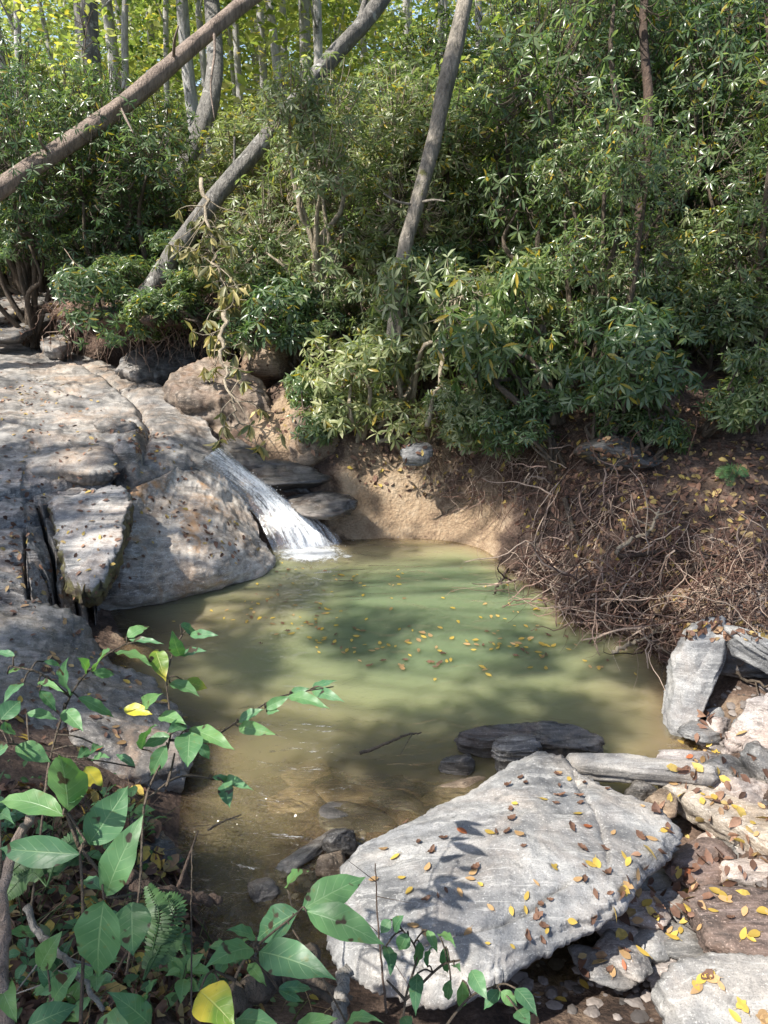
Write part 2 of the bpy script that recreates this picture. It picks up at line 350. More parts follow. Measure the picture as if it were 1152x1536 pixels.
def froth_mat():
    t = NT('froth'); p = t.pos(); fo = t.n('ShaderNodeAttribute', attribute_name='foam').outputs['Fac']
    n = t.noise(p, 22, 6, .75, .5)
    a = t.ramp(t.math('ADD', n, t.math('SUBTRACT', fo, .72)), [(.40, 0.), (.66, .9)])
    wb = t.n('ShaderNodeBsdfPrincipled', {'Base Color': (.8, .82, .82, 1), 'Roughness': .5, 'Normal': t.bump(n, 1., .03)})
    return t.surf(t.n('ShaderNodeMixShader', {0: a, 1: t.n('ShaderNodeBsdfTransparent').outputs[0], 2: wb.outputs[0]}).outputs[0])
M['froth'] = froth_mat()
def plain(name, a, b, rough=.6, trans=.2):
    t = NT(name); c = t.mix(t.noise(t.obj(), 40, 4, .6), a, b)
    c = t.mix(1.0, c, t.ramp(t.n('ShaderNodeObjectInfo').outputs['Random'], [(0., .7), (1., 1.25)]), 'MULTIPLY')
    bs = t.n('ShaderNodeBsdfPrincipled', {'Base Color': c, 'Roughness': rough})
    return t.surf(t.n('ShaderNodeMixShader', {0: trans, 1: bs.outputs[0], 2: t.n('ShaderNodeBsdfTranslucent', {'Color': c}).outputs[0]}).outputs[0])
M['l_yellow'] = plain('yellow_leaf', (.42, .28, .045), (.58, .41, .09))
M['l_brown'] = plain('brown_leaf', (.07, .032, .018), (.19, .10, .06), .7, .05)
M['l_tan'] = plain('tan_leaf', (.33, .19, .08), (.5, .33, .16))
M['l_red'] = plain('red_leaf', (.30, .07, .025), (.38, .14, .05))

M['droplet'] = plain('water_droplet', (.8, .83, .85), (.9, .9, .92), .15, .3)
# ------------------------------------------------------------------ terrain (one sheet to the horizon)
def tps_fit(P, z, lam=.15):
    n = len(P); d = np.linalg.norm(P[:, None] - P[None], axis=2)
    K = np.where(d > 0, d * d * np.log(d + 1e-12), 0) + lam * np.eye(n)
    A = np.zeros((n + 3, n + 3)); A[:n, :n] = K; A[:n, n] = 1; A[:n, n + 1:] = P; A[n, :n] = 1; A[n + 1:, :n] = P.T
    return np.linalg.solve(A, np.concatenate([z, np.zeros(3)]))
ctl = []
def cz(*pts):
    for u, v, z in pts: ctl.append(PZ(u, v, z))
cz((576,950,-.45),(450,900,-.14),(560,850,-.08),(500,850,-.08),(700,900,-.35),(400,1000,-.2),(560,1050,-.5),(800,1000,-.6),(900,1060,-.5),(720,1080,-.3),
   (500,1150,-.10),(390,1120,-.09),(620,1160,-.12),(330,1210,-.10),(440,1230,-.05),(280,960,-.05),(240,930,-.03),(330,915,-.04),(400,900,-.07),(230,985,-.04),(300,1050,-.22),(640,840,-.05),(960,1020,-.3))
cz((560,803,.0),(640,806,.0),(735,828,.0),(800,880,.02),(870,930,.05),(930,965,.05),(1000,985,.02),(1015,1060,.0),(1040,1120,-.01),(950,1120,-.10))
cz((280,1300,-.12),(300,1400,-.10),(430,1470,-.06),(850,1450,-.03),(760,1400,-.06),(520,1275,.03),(430,1290,.03),(600,1230,-.02))
cz((150,1250,.40),(60,1250,.55),(60,1450,.62),(220,1450,.35),(170,1180,.30),(60,1100,.40),(0,1000,.45),(-150,1200,.65))
cz((1100,1300,.12),(1180,1450,.16),(1100,1110,.06),(1150,1000,.28),(1200,1200,.25),(1020,1400,.05),(1080,1200,.05),(1350,1200,.5),(1300,1480,.35))
if False: cz((1150,850,.50),(1000,800,.42),(900,800,.32),(1150,720,.92),(1000,650,1.2),(850,700,.8),(850,620,1.25),(700,700,.62),(700,640,1.05),(1250,650,1.25),(1050,900,.30),(900,890,.15),(1150,920,.36))
if False: cz((600,740,.30),(600,660,.82),(560,770,.12),(480,720,.5),(480,640,.95),(660,760,.22),(420,640,.9),(420,760,.16))
def cy(us, prof):
    for u in us:
        for v, y in prof: ctl.append(PY(u, v, y))
cy((430,500,570,630), [(770,6.12),(735,6.22),(695,6.36),(655,6.5),(610,6.75),(575,7.05)])
cy((700,), [(780,6.0),(740,6.08),(690,6.2),(640,6.35),(590,6.7)])
cy((750,), [(800,5.72),(750,5.85),(700,5.98),(640,6.15),(590,6.5)])
cy((810,), [(830,5.1),(780,5.3),(730,5.52),(680,5.75),(630,6.0)])
cy((900,), [(900,4.4),(850,4.55),(800,4.75),(750,5.0),(700,5.3),(640,5.65)])
cy((1000,), [(940,4.1),(880,4.25),(820,4.5),(760,4.8),(700,5.1),(640,5.5)])
cy((1100,1220), [(960,3.8),(900,4.0),(840,4.25),(780,4.55),(720,4.85),(660,5.25)])
for u, v, z in [(0,513,1.22),(100,526,1.15),(200,560,1.05),(0,560,1.12),(0,610,1.02),(90,620,.98),(180,640,.92),(0,700,.85),(160,690,.82),
                (0,800,.66),(80,790,.63),(0,880,.52),(60,950,.42),(-200,610,1.05),(-200,800,.68),(-200,520,1.22)]: 
    p = PZ(u, v, z); ctl.append(p - np.array([0, 0, .35]))
for u, v, z in [(250,830,.32),(300,890,.02),(390,870,-.08),(330,780,.4),(300,690,.75),(170,850,.3),(270,600,.9)]:
    p = PZ(u, v, z); ctl.append(p - np.array([0, 0, .4]))
for x, y, z in [(-9,12,1.7),(-6,11.3,1.42),(-4,10.6,1.35),(-3.0,9.4,.95),(-2.2,9.2,.95),(-1.4,8.9,1.0),(-2.4,10.6,1.6),(-1.2,10.3,1.7),(0,8.4,1.5),(2,7.6,1.6),(4,7,1.7),(6,6.5,1.8),(-9,7,1.5),(-7,3,1.3),(-3,1,.8),(0,0,.85),(0,1.1,.5),(3,0,.8),(1.2,1.1,.35),(5,3,1.2),
                (-8,16,2.6),(0,13,2.3),(8,12,2.5),(0,20,4),(-14,20,4.2),(14,20,4.2),(0,30,6.2),(-25,30,6.5),(25,30,6.5),(0,-4,1.1),(-12,-3,2),(12,-3,2),(14,6,2.5),(-16,6,2.2)]:
    ctl.append(np.array([x, y, z]))
ctl = np.array(ctl); W_ = tps_fit(ctl[:, :2], ctl[:, 2])
def ground_z(x, y, detail=True):
    x = np.asarray(x, float); y = np.asarray(y, float); sh = x.shape
    X = np.clip(x.ravel(), -26, 26); Y = np.clip(y.ravel(), -4.5, 31); z = np.empty(len(X))
    for k in range(0, len(X), 20000):
        q = np.stack([X[k:k + 20000], Y[k:k + 20000]], 1); d = np.linalg.norm(q[:, None] - ctl[None, :, :2], axis=2)
        z[k:k + 20000] = (np.where(d > 0, d * d * np.log(d + 1e-12), 0) @ W_[:-3]) + W_[-3] + q @ W_[-2:]
    z = z + np.clip(y.ravel() - 31, 0, 60) * .02
    if detail:
        p = np.stack([x.ravel(), y.ravel(), 0 * X], 1)
        amp = np.clip((z + .25) * 1.2, .12, 1)
        z = z + amp * (.07 * fbm(p * 1.7, 5, 3) + .035 * ridged(p * 4.5, 3, 9)) - amp * .02
    return z.reshape(sh)
def axis_pts(lo, a, b, hi, fine, grow=1.17):
    xs = list(np.arange(a, b, fine)); s = fine; x = xs[-1]
    while x < hi: s *= grow; x += s; xs.append(x)
    s = fine; x = xs[0]
    while x > lo: s *= grow; x -= s; xs.insert(0, x)
    return np.array(xs)
gx = axis_pts(-90, -4.5, 4.5, 90, .05); gy = axis_pts(-30, 1.2, 9, 130, .05)
X, Y = np.meshgrid(gx, gy); Z = ground_z(X, Y)
ny, nx = X.shape
mb = MB(); i = (np.arange(ny - 1)[:, None] * nx + np.arange(nx - 1)[None])
mb.add(np.stack([X, Y, Z], -1), np.stack([i, i + 1, i + nx + 1, i + nx], -1))
gm = mb.mesh('ground', M['soil'])
sx = np.stack([X, Y], -1).reshape(-1, 2)
sand = np.zeros(len(sx))
for u, v, z, r, w in [(600,760,.25,.42,1.),(560,795,.03,.45,1.),(690,815,.02,.4,1.),(385,1120,-.1,.36,.8),(300,940,0,.6,.8),(600,850,-.1,.8,.8),(640,720,.4,.3,.9),(1020,1100,0,.4,.6),(850,1450,0,.6,.45),(430,690,.5,.4,.8),(940,960,.0,.3,.7),(560,1180,-.1,.5,.3)]:
    c = PZ(u, v, z); sand = np.maximum(sand, w * np.exp(-((sx - c[:2]) ** 2).sum(1) / r ** 2))
gm.attributes.new('sand', 'FLOAT', 'POINT').data.foreach_set('value', sand.astype(np.float32))
tag(link('ground', gm), kind='structure')

# ------------------------------------------------------------------ pool water
wx = np.arange(-3.0, 3.4, .05); wy = np.arange(.9, 6.9, .05); X, Y = np.meshgrid(wx, wy)
gz = ground_z(X, Y); ny, nx = X.shape
mb = MB(); i = (np.arange(ny - 1)[:, None] * nx + np.arange(nx - 1)[None]); mb.add(np.stack([X, Y, 0 * X], -1), np.stack([i, i + 1, i + nx + 1, i + nx], -1))
wm = mb.mesh('water', M['water'])
wm.attributes.new('depth', 'FLOAT', 'POINT').data.foreach_set('value', np.clip(-gz, 0, 1).astype(np.float32).ravel())
silt = 1 - .55 / (1 + np.exp((Y - 3.25 + .25 * (X + .2) + .25 * fbm(np.stack([X * 1.6, Y * 1.6, 0 * X], -1), 3, 6)) * 5))
wm.attributes.new('silt', 'FLOAT', 'POINT').data.foreach_set('value', silt.astype(np.float32).ravel())
rip = np.zeros(X.shape)
for u, v, r, w in [(300,1320,.6,.9),(420,1200,.8,.45),(500,850,.6,.35),(460,830,.3,.5),(560,1190,.7,.25)]:
    c = PZ(u, v, 0); rip = np.maximum(rip, w * np.exp(-((X - c[0]) ** 2 + (Y - c[1]) ** 2) / r ** 2))
wm.attributes.new('ripple', 'FLOAT', 'POINT').data.foreach_set('value', rip.astype(np.float32).ravel())
tag(link('water', wm), kind='structure')

# ------------------------------------------------------------------ rocks
def meshnormals(V, Q, T=None):
    n = np.zeros_like(V)
    fs = [(Q[:, [0, 1, 2]]), (Q[:, [0, 2, 3]])] + ([T] if T is not None and len(T) else [])
    for f in fs:
        c = np.cross(V[f[:, 1]] - V[f[:, 0]], V[f[:, 2]] - V[f[:, 0]])
        for k in range(3): np.add.at(n, f[:, k], c)
    return nrm(n)
def rough_up(V, Q, T, amp, seed, strata=0., sdir=(0, 0, 1), sfreq=12., fine=1.0):
    n = meshnormals(V, Q, T); sdir = nrm(np.array(sdir, float))
    d = amp * (fbm(V * 2.6 + seed * 7.7, 4, seed) + .5 * fine * ridged(V * 7 + seed, 3, seed + 4) + .25 * fine * fbm(V * 24, 3, seed + 8))
    if strata:
        q = V @ sdir * sfreq + 1.4 * fbm(V * 1.8, 3, seed + 2)
        a = np.abs(vnoise(np.stack([q, 0 * q + seed, np.floor(q * .2)], -1), seed)); step = np.where(a > .45, .8, a)
        side = 1 - np.abs(n @ sdir) ** 2
        d = d + strata * (step - .4) * (.15 + .85 * side)
    return V + n * d[:, None]
def joint(V, w, dpt, st, pts, k):
    P = np.array([PZ(*p) for p in pts])[:, :2]; X = V[:, :2] + .03 * np.stack([fbm(V * 5, 3, k), fbm(V * 5 + 9, 3, k + 30)], 1); dm = np.full(len(V), 9.); sg = np.zeros(len(V))
    for a, b in zip(P[:-1], P[1:]):
        t = np.clip(((X - a) @ (b - a)) / ((b - a) @ (b - a)), 0, 1); e = X - a - t[:, None] * (b - a); dd = np.linalg.norm(e, axis=1); m = dd < dm; dm = np.where(m, dd, dm)
        sg = np.where(m, np.sign((b - a)[0] * e[:, 1] - (b - a)[1] * e[:, 0]), sg)
    q = V.copy(); q[:, 2] += -dpt * np.exp(-(dm / w) ** 2) + st * sg * np.exp(-dm / .08) * (dm < .4); return q
def slab_rock(name, outline, thick, mat, label, cat, seed, bulge=.03, bottom=.85, down=(0, 0, -1), amp=.02, strata=.012, sfreq=28, group=None, N=150, K=34, edge=.12, jit=.02, sdir=None, joints=()):
    o = np.array([PZ(*p) for p in outline]); g = R(seed)
    seg = np.linalg.norm(np.roll(o, -1, 0) - o, axis=1); cum = np.concatenate([[0], np.cumsum(seg)]); t = np.linspace(0, cum[-1], N, endpoint=False)
    oc = np.vstack([o, o[:1]]); O = np.stack([np.interp(t, cum, oc[:, k]) for k in range(3)], 1)
    sm = O.copy()
    for _ in range(2): sm = (np.roll(sm, 1, 0) + 2 * sm + np.roll(sm, -1, 0)) / 4
    c = sm.mean(0); size = np.linalg.norm(sm - c, axis=1).mean()
    th = np.linspace(0, 2 * np.pi, N, endpoint=False)
    jr = 1 + jit * 2 * fbm(np.stack([np.cos(th) * 3, np.sin(th) * 3, 0 * th + seed], 1), 3, seed) + jit * .8 * g.normal(size=N)
    sm = c + (sm - c) * jr[:, None]
    down = nrm(np.array(down, float)); nn = -down
    rs = np.linspace(0, 1, K)[1:] ** .85
    V = [c + nn * bulge]; rows = []
    for r in rs:
        lift = bulge * (1 - r ** 2.2) - edge * thick * max(0, (r - .9) / .1) ** 2
        rows.append(c + (sm - c) * r + nn * lift)
    M_ = max(8, int(thick / (size * 2.2 / K)))
    for q in np.linspace(0, 1, M_ + 1)[1:]:
        s = 1 + .035 * math.sin(math.pi * min(1, q * 1.3)) - (1 - bottom) * q ** 1.4
        rows.append(c + (sm - c) * s + nn * (-edge * thick) + down * (thick * (1 - edge) * q))
    nr = len(rows); V = np.vstack([V] + rows + [[c + down * thick]])
    T = [[0, 1 + j, 1 + (j + 1) % N] for j in range(N)]; last = 1 + nr * N; b = 1 + (nr - 1) * N
    T += [[last, b + (j + 1) % N, b + j] for j in range(N)]
    a = np.arange(nr - 1)[:, None] * N + 1; j = np.arange(N)[None]; j2 = (j + 1) % N
    Q = np.stack([a + j, a + N + j, a + N + j2, a + j2], -1).reshape(-1, 4); T = np.array(T)
    # make winding outward
    n0 = meshnormals(V, Q, T)
    if n0[0] @ nn < 0: Q = Q[:, ::-1]; T = T[:, ::-1]
    V = rough_up(V, Q, T, amp, seed, strata, sdir if sdir is not None else nn, sfreq)
    for k, (w, dpt, st, pts) in enumerate(joints): V = joint(V, w, dpt, st, pts, k)
    mb = MB(); mb.add(V, Q, T)
    return solid(name, mb, mat, label, cat, group)
def blob_rock(name, c, rad, mat, label, cat, seed, rot=0., planes=9, amp=.12, group=None, seg=48, strata=.05):
    g = R(seed); nu, nv = seg, seg // 2
    th = np.linspace(0, 2 * np.pi, nu, endpoint=False); ph = np.linspace(0, np.pi, nv + 2)[1:-1]
    D = np.stack([np.sin(ph)[:, None] * np.cos(th), np.sin(ph)[:, None] * np.sin(th), np.cos(ph)[:, None] + 0 * th], -1).reshape(-1, 3)
    D = np.vstack([D, [[0, 0, 1], [0, 0, -1]]]); r = np.ones(len(D)) * 1.25
    for k in range(planes):
        n = nrm(g.normal(size=3) * np.array([1, 1, .8])); h = g.uniform(.62, .95); dn = D @ n
        r = np.minimum(r, np.where(dn > .05, h / np.maximum(dn, .05), 9))
    V = D * r[:, None]
    a = np.arange(nv - 1)[:, None] * nu; j = np.arange(nu)[None]; j2 = (j + 1) % nu
    Q = np.stack([a + j, a + nu + j, a + nu + j2, a + j2], -1).reshape(-1, 4)
    T = np.array([[nu * nv, k, (k + 1) % nu] for k in range(nu)] + [[nu * nv + 1, (nv - 1) * nu + (k + 1) % nu, (nv - 1) * nu + k] for k in range(nu)])
    V = rough_up(V, Q, T, amp, seed, strata, g.normal(size=3), 6)
    V = V * np.array(rad); cr, sr = math.cos(rot), math.sin(rot); V = V @ np.array([[cr, sr, 0], [-sr, cr, 0], [0, 0, 1]]) + np.array(c)
    mb = MB(); mb.add(V, Q, T); return solid(name, mb, mat, label, cat, group)

def net_surface(rows, n, m):
    """rows of (u,v,z) -> bicubic n x m grid of world points"""
    P = np.array([[PZ(*p) for p in r] for r in rows])
    A = np.stack([resample(P[k], m) for k in range(len(P))])
    return np.stack([resample(A[:, k], n) for k in range(m)], 1)
def patch_rock(name, rows, mat, label, cat, seed, amp=.03, strata=.02, sdir=(0, .3, 1), sfreq=14, n=110, m=150, skirt=.5, flip=False, post=None):
    G = net_surface(rows, n, m)
    # skirt all round, leaning inward, closes the block
    ring = np.concatenate([G[0, :], G[1:, -1], G[-1, -2::-1], G[-2:0:-1, 0]]); c = G.reshape(-1, 3).mean(0)
    V = G.reshape(-1, 3); i = np.arange(n - 1)[:, None] * m + np.arange(m - 1)[None]
    Q = np.stack([i, i + m, i + m + 1, i + 1], -1).reshape(-1, 4)
    idx = np.arange(n * m).reshape(n, m); ri = np.concatenate([idx[0, :], idx[1:, -1], idx[-1, -2::-1], idx[-2:0:-1, 0]])
    prev = ri; base = n * m; Ln = len(ri); Qs = [Q]; Vs = [V]
    for k in range(1, 6):
        q = k / 5; low = ring - np.array([0, 0, skirt]) * q; low[:, :2] += (c[:2] - ring[:, :2]) * (.06 * q)
        cur = np.arange(base, base + Ln); base += Ln; Vs.append(low)
        Qs.append(np.stack([prev, np.roll(prev, -1), np.roll(cur, -1), cur], -1)); prev = cur
    V = np.vstack(Vs); Q = np.vstack(Qs)
    if meshnormals(V, Q)[n // 2 * m + m // 2][2] < 0: Q = Q[:, ::-1]
    V = rough_up(V, Q, None, amp, seed, strata, sdir, sfreq)
    if post is not None: V = post(V)
    mb = MB(); mb.add(V, Q); return solid(name, mb, mat, label, cat)
ROCKS = []
# -- bedrock of the slide
def groove(V):
    q = V.copy()
    for k, (w, dpt, st, pts) in enumerate([(.035, .06, .02, [(40,520,1.17),(110,545,1.1),(165,575,1.03),(205,612,.95),(222,650,.88),(212,690,.80)]), (.03, .04, .02, [(-60,560,1.12),(60,575,1.07),(150,600,1.0)]), (.025, .05, .04, [(0,640,.96),(90,650,.93),(190,655,.88)])]):
        P = np.array([PZ(*p) for p in pts])[:, :2]; X = V[:, :2] + .05 * np.stack([fbm(V * 3, 3, k), fbm(V * 3 + 9, 3, k + 30)], 1); dm = np.full(len(V), 9.); sg = np.zeros(len(V))
        for a, b in zip(P[:-1], P[1:]):
            t = np.clip(((X - a) @ (b - a)) / ((b - a) @ (b - a)), 0, 1); e = X - a - t[:, None] * (b - a); dd = np.linalg.norm(e, axis=1); m = dd < dm; dm = np.where(m, dd, dm)
            sg = np.where(m, np.sign((b - a)[0] * e[:, 1] - (b - a)[1] * e[:, 0]), sg)
        q[:, 2] += -dpt * np.exp(-(dm / w) ** 2) - st * sg * np.exp(-dm / .25) * (dm < 1.2)
    return q
upper = patch_rock('bedrock_slab', [
    [(-260,508,1.25),(0,511,1.22),(60,516,1.18),(120,530,1.15),(200,560,1.06),(255,585,.99),(296,612,.92)],
    [(-260,560,1.15),(0,555,1.12),(60,558,1.09),(120,570,1.06),(195,590,1.0),(258,617,.93),(315,643,.83)],
    [(-260,610,1.05),(0,608,1.02),(60,612,.99),(130,620,.96),(200,640,.91),(262,655,.85),(330,668,.74)],
    [(-260,655,.95),(0,652,.94),(60,655,.92),(140,655,.90),(205,675,.84),(262,690,.76),(312,692,.70)],
    [(-260,690,.88),(0,682,.88),(70,680,.86),(150,668,.87),(200,712,.74),(240,718,.66),(282,712,.62)],
    [(-260,720,.80),(0,705,.82),(80,700,.80),(150,695,.78),(196,745,.58),(228,745,.52),(275,728,.54)],
    ], M['rock_slab'], 'broad smooth grey bedrock slab the stream slides over above the waterfall', 'bedrock', 11, amp=.04, strata=.007, sdir=(.15, -.5, 1), sfreq=9, post=lambda V: groove(V))
lower = patch_rock('bedrock_bulge', [
    [(200,735,.66),(245,714,.70),(290,690,.72),(335,712,.56),(374,760,.31)],
    [(176,790,.50),(226,765,.53),(275,752,.53),(330,772,.42),(392,800,.17)],
    [(158,845,.34),(218,830,.37),(275,815,.37),(330,822,.29),(408,835,.06)],
    [(142,892,.15),(210,880,.19),(270,872,.16),(335,866,.12),(406,856,-.01)],
    [(140,925,-.05),(215,908,.00),(275,896,-.01),(335,884,-.03),(402,870,-.10)],
    [(138,945,-.25),(220,928,-.2),(280,910,-.2),(340,898,-.2),(400,882,-.25)],
    ], M['rock_orange'], 'rounded sunlit bedrock bulge with an orange stain beside the waterfall', 'bedrock', 23, amp=.035, strata=.03, sdir=(.15, -.12, 1), sfreq=8, skirt=.3)
def cracks(V):  # joints that split the ledge
    q = V.copy()
    for k, (w, dpt, pts) in enumerate([(.012, .26, [(56,765,.62),(76,820,.52),(80,870,.44),(84,900,.36)]), (.011, .22, [(92,770,.60),(102,820,.52),(108,870,.40),(112,915,.26)]), (.022, .40, [(118,800,.52),(127,860,.40),(136,910,.20),(152,975,.02)]),
            (.016, .14, [(0,790,.64),(50,782,.62),(92,765,.62),(118,760,.62)]), (.014, .12, [(20,840,.55),(62,850,.5),(84,870,.44),(108,868,.40)]), (.014, .10, [(0,745,.74),(60,735,.72),(110,728,.70),(150,735,.66)]), (.014, .10, [(-60,880,.5),(20,900,.46),(60,925,.36),(90,960,.2)]), (.012, .10, [(40,790,.62),(36,850,.54),(45,910,.42)])]):
        P = np.array([PZ(*p) for p in pts])[:, :2]; X = V[:, :2] + .022 * np.stack([fbm(V * 5, 3, k), fbm(V * 5 + 9, 3, k + 30)], 1); dm = np.full(len(V), 9.); sg = np.zeros(len(V))
        for a, b in zip(P[:-1], P[1:]):
            t = np.clip(((X - a) @ (b - a)) / ((b - a) @ (b - a)), 0, 1); e = X - a - t[:, None] * (b - a); dd = np.linalg.norm(e, axis=1); m = dd < dm; dm = np.where(m, dd, dm)
            sg = np.where(m, np.sign((b - a)[0] * e[:, 1] - (b - a)[1] * e[:, 0]), sg)
        q[:, 2] += -dpt * np.exp(-(dm / w) ** 4) + .035 * sg * np.exp(-dm / .10) * (dm < .5)
    return q
mid = patch_rock('bedrock_ledge', [
    [(-260,700,.84),(0,700,.83),(40,700,.81),(90,695,.79),(130,692,.77),(163,690,.74)],
    [(-260,745,.75),(0,745,.74),(40,742,.72),(90,740,.69),(130,735,.68),(168,728,.66)],
    [(-260,800,.64),(0,800,.63),(40,795,.62),(90,795,.56),(130,790,.54),(160,785,.53)],
    [(-260,850,.56),(0,850,.55),(40,850,.52),(80,850,.44),(112,850,.40),(142,845,.38)],
    [(-260,895,.49),(0,895,.48),(40,895,.43),(75,895,.32),(105,900,.25),(132,905,.20)],
    [(-260,940,.42),(0,935,.42),(45,935,.35),(85,945,.22),(115,955,.10),(142,960,-.02)],
    [(-260,990,.34),(0,985,.34),(50,985,.25),(90,985,.10),(120,985,-.05),(150,980,-.16)],
    ], M['rock_ledge'], 'fractured grey bedrock ledge split by deep vertical cracks', 'bedrock', 37, amp=.04, strata=.035, sdir=(-.1, -.6, .8), sfreq=12, n=190, m=230, post=cracks)
overh = slab_rock('rock_block', [(74,744,.73),(125,733,.75),(166,725,.77),(188,730,.77),(198,748,.73),(186,795,.66),(170,838,.58),(154,866,.52),(124,880,.47),(98,874,.46),(86,815,.58)], .34, M['rock_mossy'],
    'jutting angular rock block with a dark mossy side face and a shadowed crack beneath', 'rock', 41, bulge=.02, bottom=.55, amp=.022, strata=.03, sfreq=30, jit=.03, sdir=(.1, -.5, 1))
lip = slab_rock('rock_shelf', [(40,690,.86),(90,672,.90),(150,664,.91),(172,680,.89),(174,706,.84),(140,708,.83),(90,704,.83),(50,706,.83)], .13, M['rock_slab'],
    'thin rounded rock shelf overhanging the cracked ledge', 'rock', 43, bulge=.03, bottom=.7, amp=.018, strata=.02, jit=.02)
nub = blob_rock('rounded_rock', PZ(196,705,.72), (.13, .16, .22), M['rock_orange'], 'smooth brown rock knob at the corner of the bedrock slab', 'rock', 47, rot=.5, amp=.05)
nub2 = blob_rock('rounded_rock', PZ(168,641,.93), (.16, .12, .07), M['rock_slab'], 'low grey rock knob standing up on the smooth slab', 'rock', 48, rot=.3, amp=.05)
front = slab_rock('rock_ledge', [(-160,960,.46),(-20,902,.47),(40,896,.44),(105,915,.40),(135,945,.33),(160,990,.28),(225,1010,.22),(262,1050,.18),(285,1120,.14),(270,1160,.12),(200,1168,.13),(140,1160,.2),(60,1160,.32),(-160,1180,.5)], .24, M['rock_front'],
    'damp dark rock ledge jutting over the pool behind the leafy shrub', 'rock', 53, bulge=.03, bottom=.8, amp=.03, strata=.03, sfreq=26, N=220, K=50, jit=.02)
tongue = slab_rock('rock_slab', [(95,1060,.34),(140,1062,.31),(200,1085,.26),(262,1098,.23),(278,1128,.19),(262,1150,.17),(205,1160,.18),(150,1150,.25),(110,1120,.31)], .12, M['rock_slab'],
    'grey slab tongue lying on the dark ledge over the pool edge', 'rock', 57, bulge=.02, bottom=.75, amp=.02, strata=.02)
boulder = slab_rock('boulder', [(815,1117,.30),(850,1132,.31),(872,1156,.33),(935,1186,.34),(985,1204,.34),(1016,1232,.33),(1021,1250,.33),(1006,1272,.34),(962,1308,.36),(942,1345,.37),(895,1380,.38),(820,1418,.38),(745,1462,.38),(690,1488,.38),(640,1500,.37),(560,1478,.36),(505,1440,.34),(492,1408,.33),(506,1330,.31),(512,1294,.29),(545,1262,.28),(640,1215,.28),(700,1186,.28),(765,1140,.29)],
    .21, M['rock_pale'], 'big flat pale grey boulder scattered with yellow and brown leaves', 'boulder', 61, bulge=.07, bottom=.45, amp=.018, strata=.018, sfreq=22, N=340, K=110, edge=.16, jit=.010, joints=[(.010, .016, -.010, [(640,1425,.38),(700,1402,.39),(745,1385,.40),(800,1362,.40),(852,1325,.40)]), (.008, .010, .004, [(868,1162,.34),(880,1200,.36),(900,1240,.37),(905,1290,.38)]), (.008, .010, -.006, [(520,1395,.35),(590,1430,.37),(660,1462,.37)]), (.007, .008, .003, [(560,1300,.34),(640,1290,.36),(700,1270,.38)])])
ROCKS += [upper, lower, mid, overh, lip, nub, nub2, front, tongue, boulder]
def SR(*a, **k):
    o = slab_rock(*a, **k); ROCKS.append(o); return o
def BR(*a, **k):
    o = blob_rock(*a, **k); ROCKS.append(o); return o
SR('rock_plank', [(852,1131,.22),(940,1132,.23),(1040,1140,.25),(1074,1150,.26),(1074,1160,.25),(960,1153,.24),(868,1147,.22)], .085, M['rock_pale'],
   'long thin grey rock plank lying level behind the big boulder', 'rock', 67, bulge=.008, bottom=.97, amp=.008, strata=.015, sfreq=60, jit=.012, edge=.05)
SR('rock_slab', [(990,1168,.16),(1050,1178,.19),(1152,1214,.24),(1260,1250,.27),(1260,1292,.27),(1152,1262,.25),(1085,1228,.22),(1015,1190,.18)], .11, M['rock_cream'],
   'long cream coloured rock slab sloping beside the big boulder over a black gap', 'rock', 71, bulge=.012, bottom=.9, amp=.014, strata=.018, sfreq=45)
SR('standing_stone', [(1035,938,.50),(1062,926,.53),(1088,924,.53),(1093,945,.48),(1084,990,.36),(1066,1045,.20),(1045,1090,.07),(1032,1112,.0),(1003,1104,.0),(999,1080,.05),(1008,1030,.20),(1010,985,.35)], .20, M['rock_pale'],
   'tall grey stone leaning upright out of the pool against the root bank', 'rock', 73, bulge=.02, bottom=.9, down=(.12, .65, -.6), amp=.014, strata=.02, sfreq=40, jit=.012)
SR('rock_slab', [(1090,938,.52),(1120,944,.52),(1180,965,.52),(1270,990,.52),(1270,1040,.46),(1180,1004,.44),(1150,985,.44),(1100,962,.46)], .10, M['rock_pale'],
   'grey slanting slab bridging a dark hollow beside the tall leaning stone', 'rock', 79, bulge=.01, bottom=.92, amp=.012, strata=.02, sfreq=45, down=(0,.3,-1))
SR('rock_slab', [(1122,1046,.30),(1160,1036,.34),(1215,1030,.37),(1225,1100,.28),(1160,1112,.18),(1122,1122,.11),(1092,1124,.08),(1094,1092,.16)], .16, M['rock_pink'],
   'white and pink streaked slab lying tilted below the dark hollow', 'rock', 83, bulge=.02, bottom=.9, amp=.015, strata=.02, sfreq=35)
SR('rock_slab', [(683,1101,.10),(705,1093,.12),(760,1082,.15),(830,1081,.16),(880,1092,.15),(902,1106,.12),(896,1122,.10),(840,1118,.12),(770,1112,.11),(715,1112,.09)], .13, M['rock_dark'],
   'long dark weathered rock lying in the pool behind the big boulder', 'rock', 89, bulge=.02, bottom=.9, amp=.015, strata=.03, sfreq=50)
SR('rock_block', [(741,1110,.17),(775,1104,.18),(806,1106,.18),(812,1118,.16),(800,1128,.14),(750,1126,.14)], .15, M['rock_front'],
   'squat blue grey rock block touching the tip of the big boulder', 'rock', 97, bulge=.01, bottom=.95, amp=.01, strata=.02, sfreq=60)
BR('rock', PZ(680,1152,.0), (.085, .05, .075), M['rock_dark'], 'small black pointed rock sticking out of the shallow water', 'rock', 101)
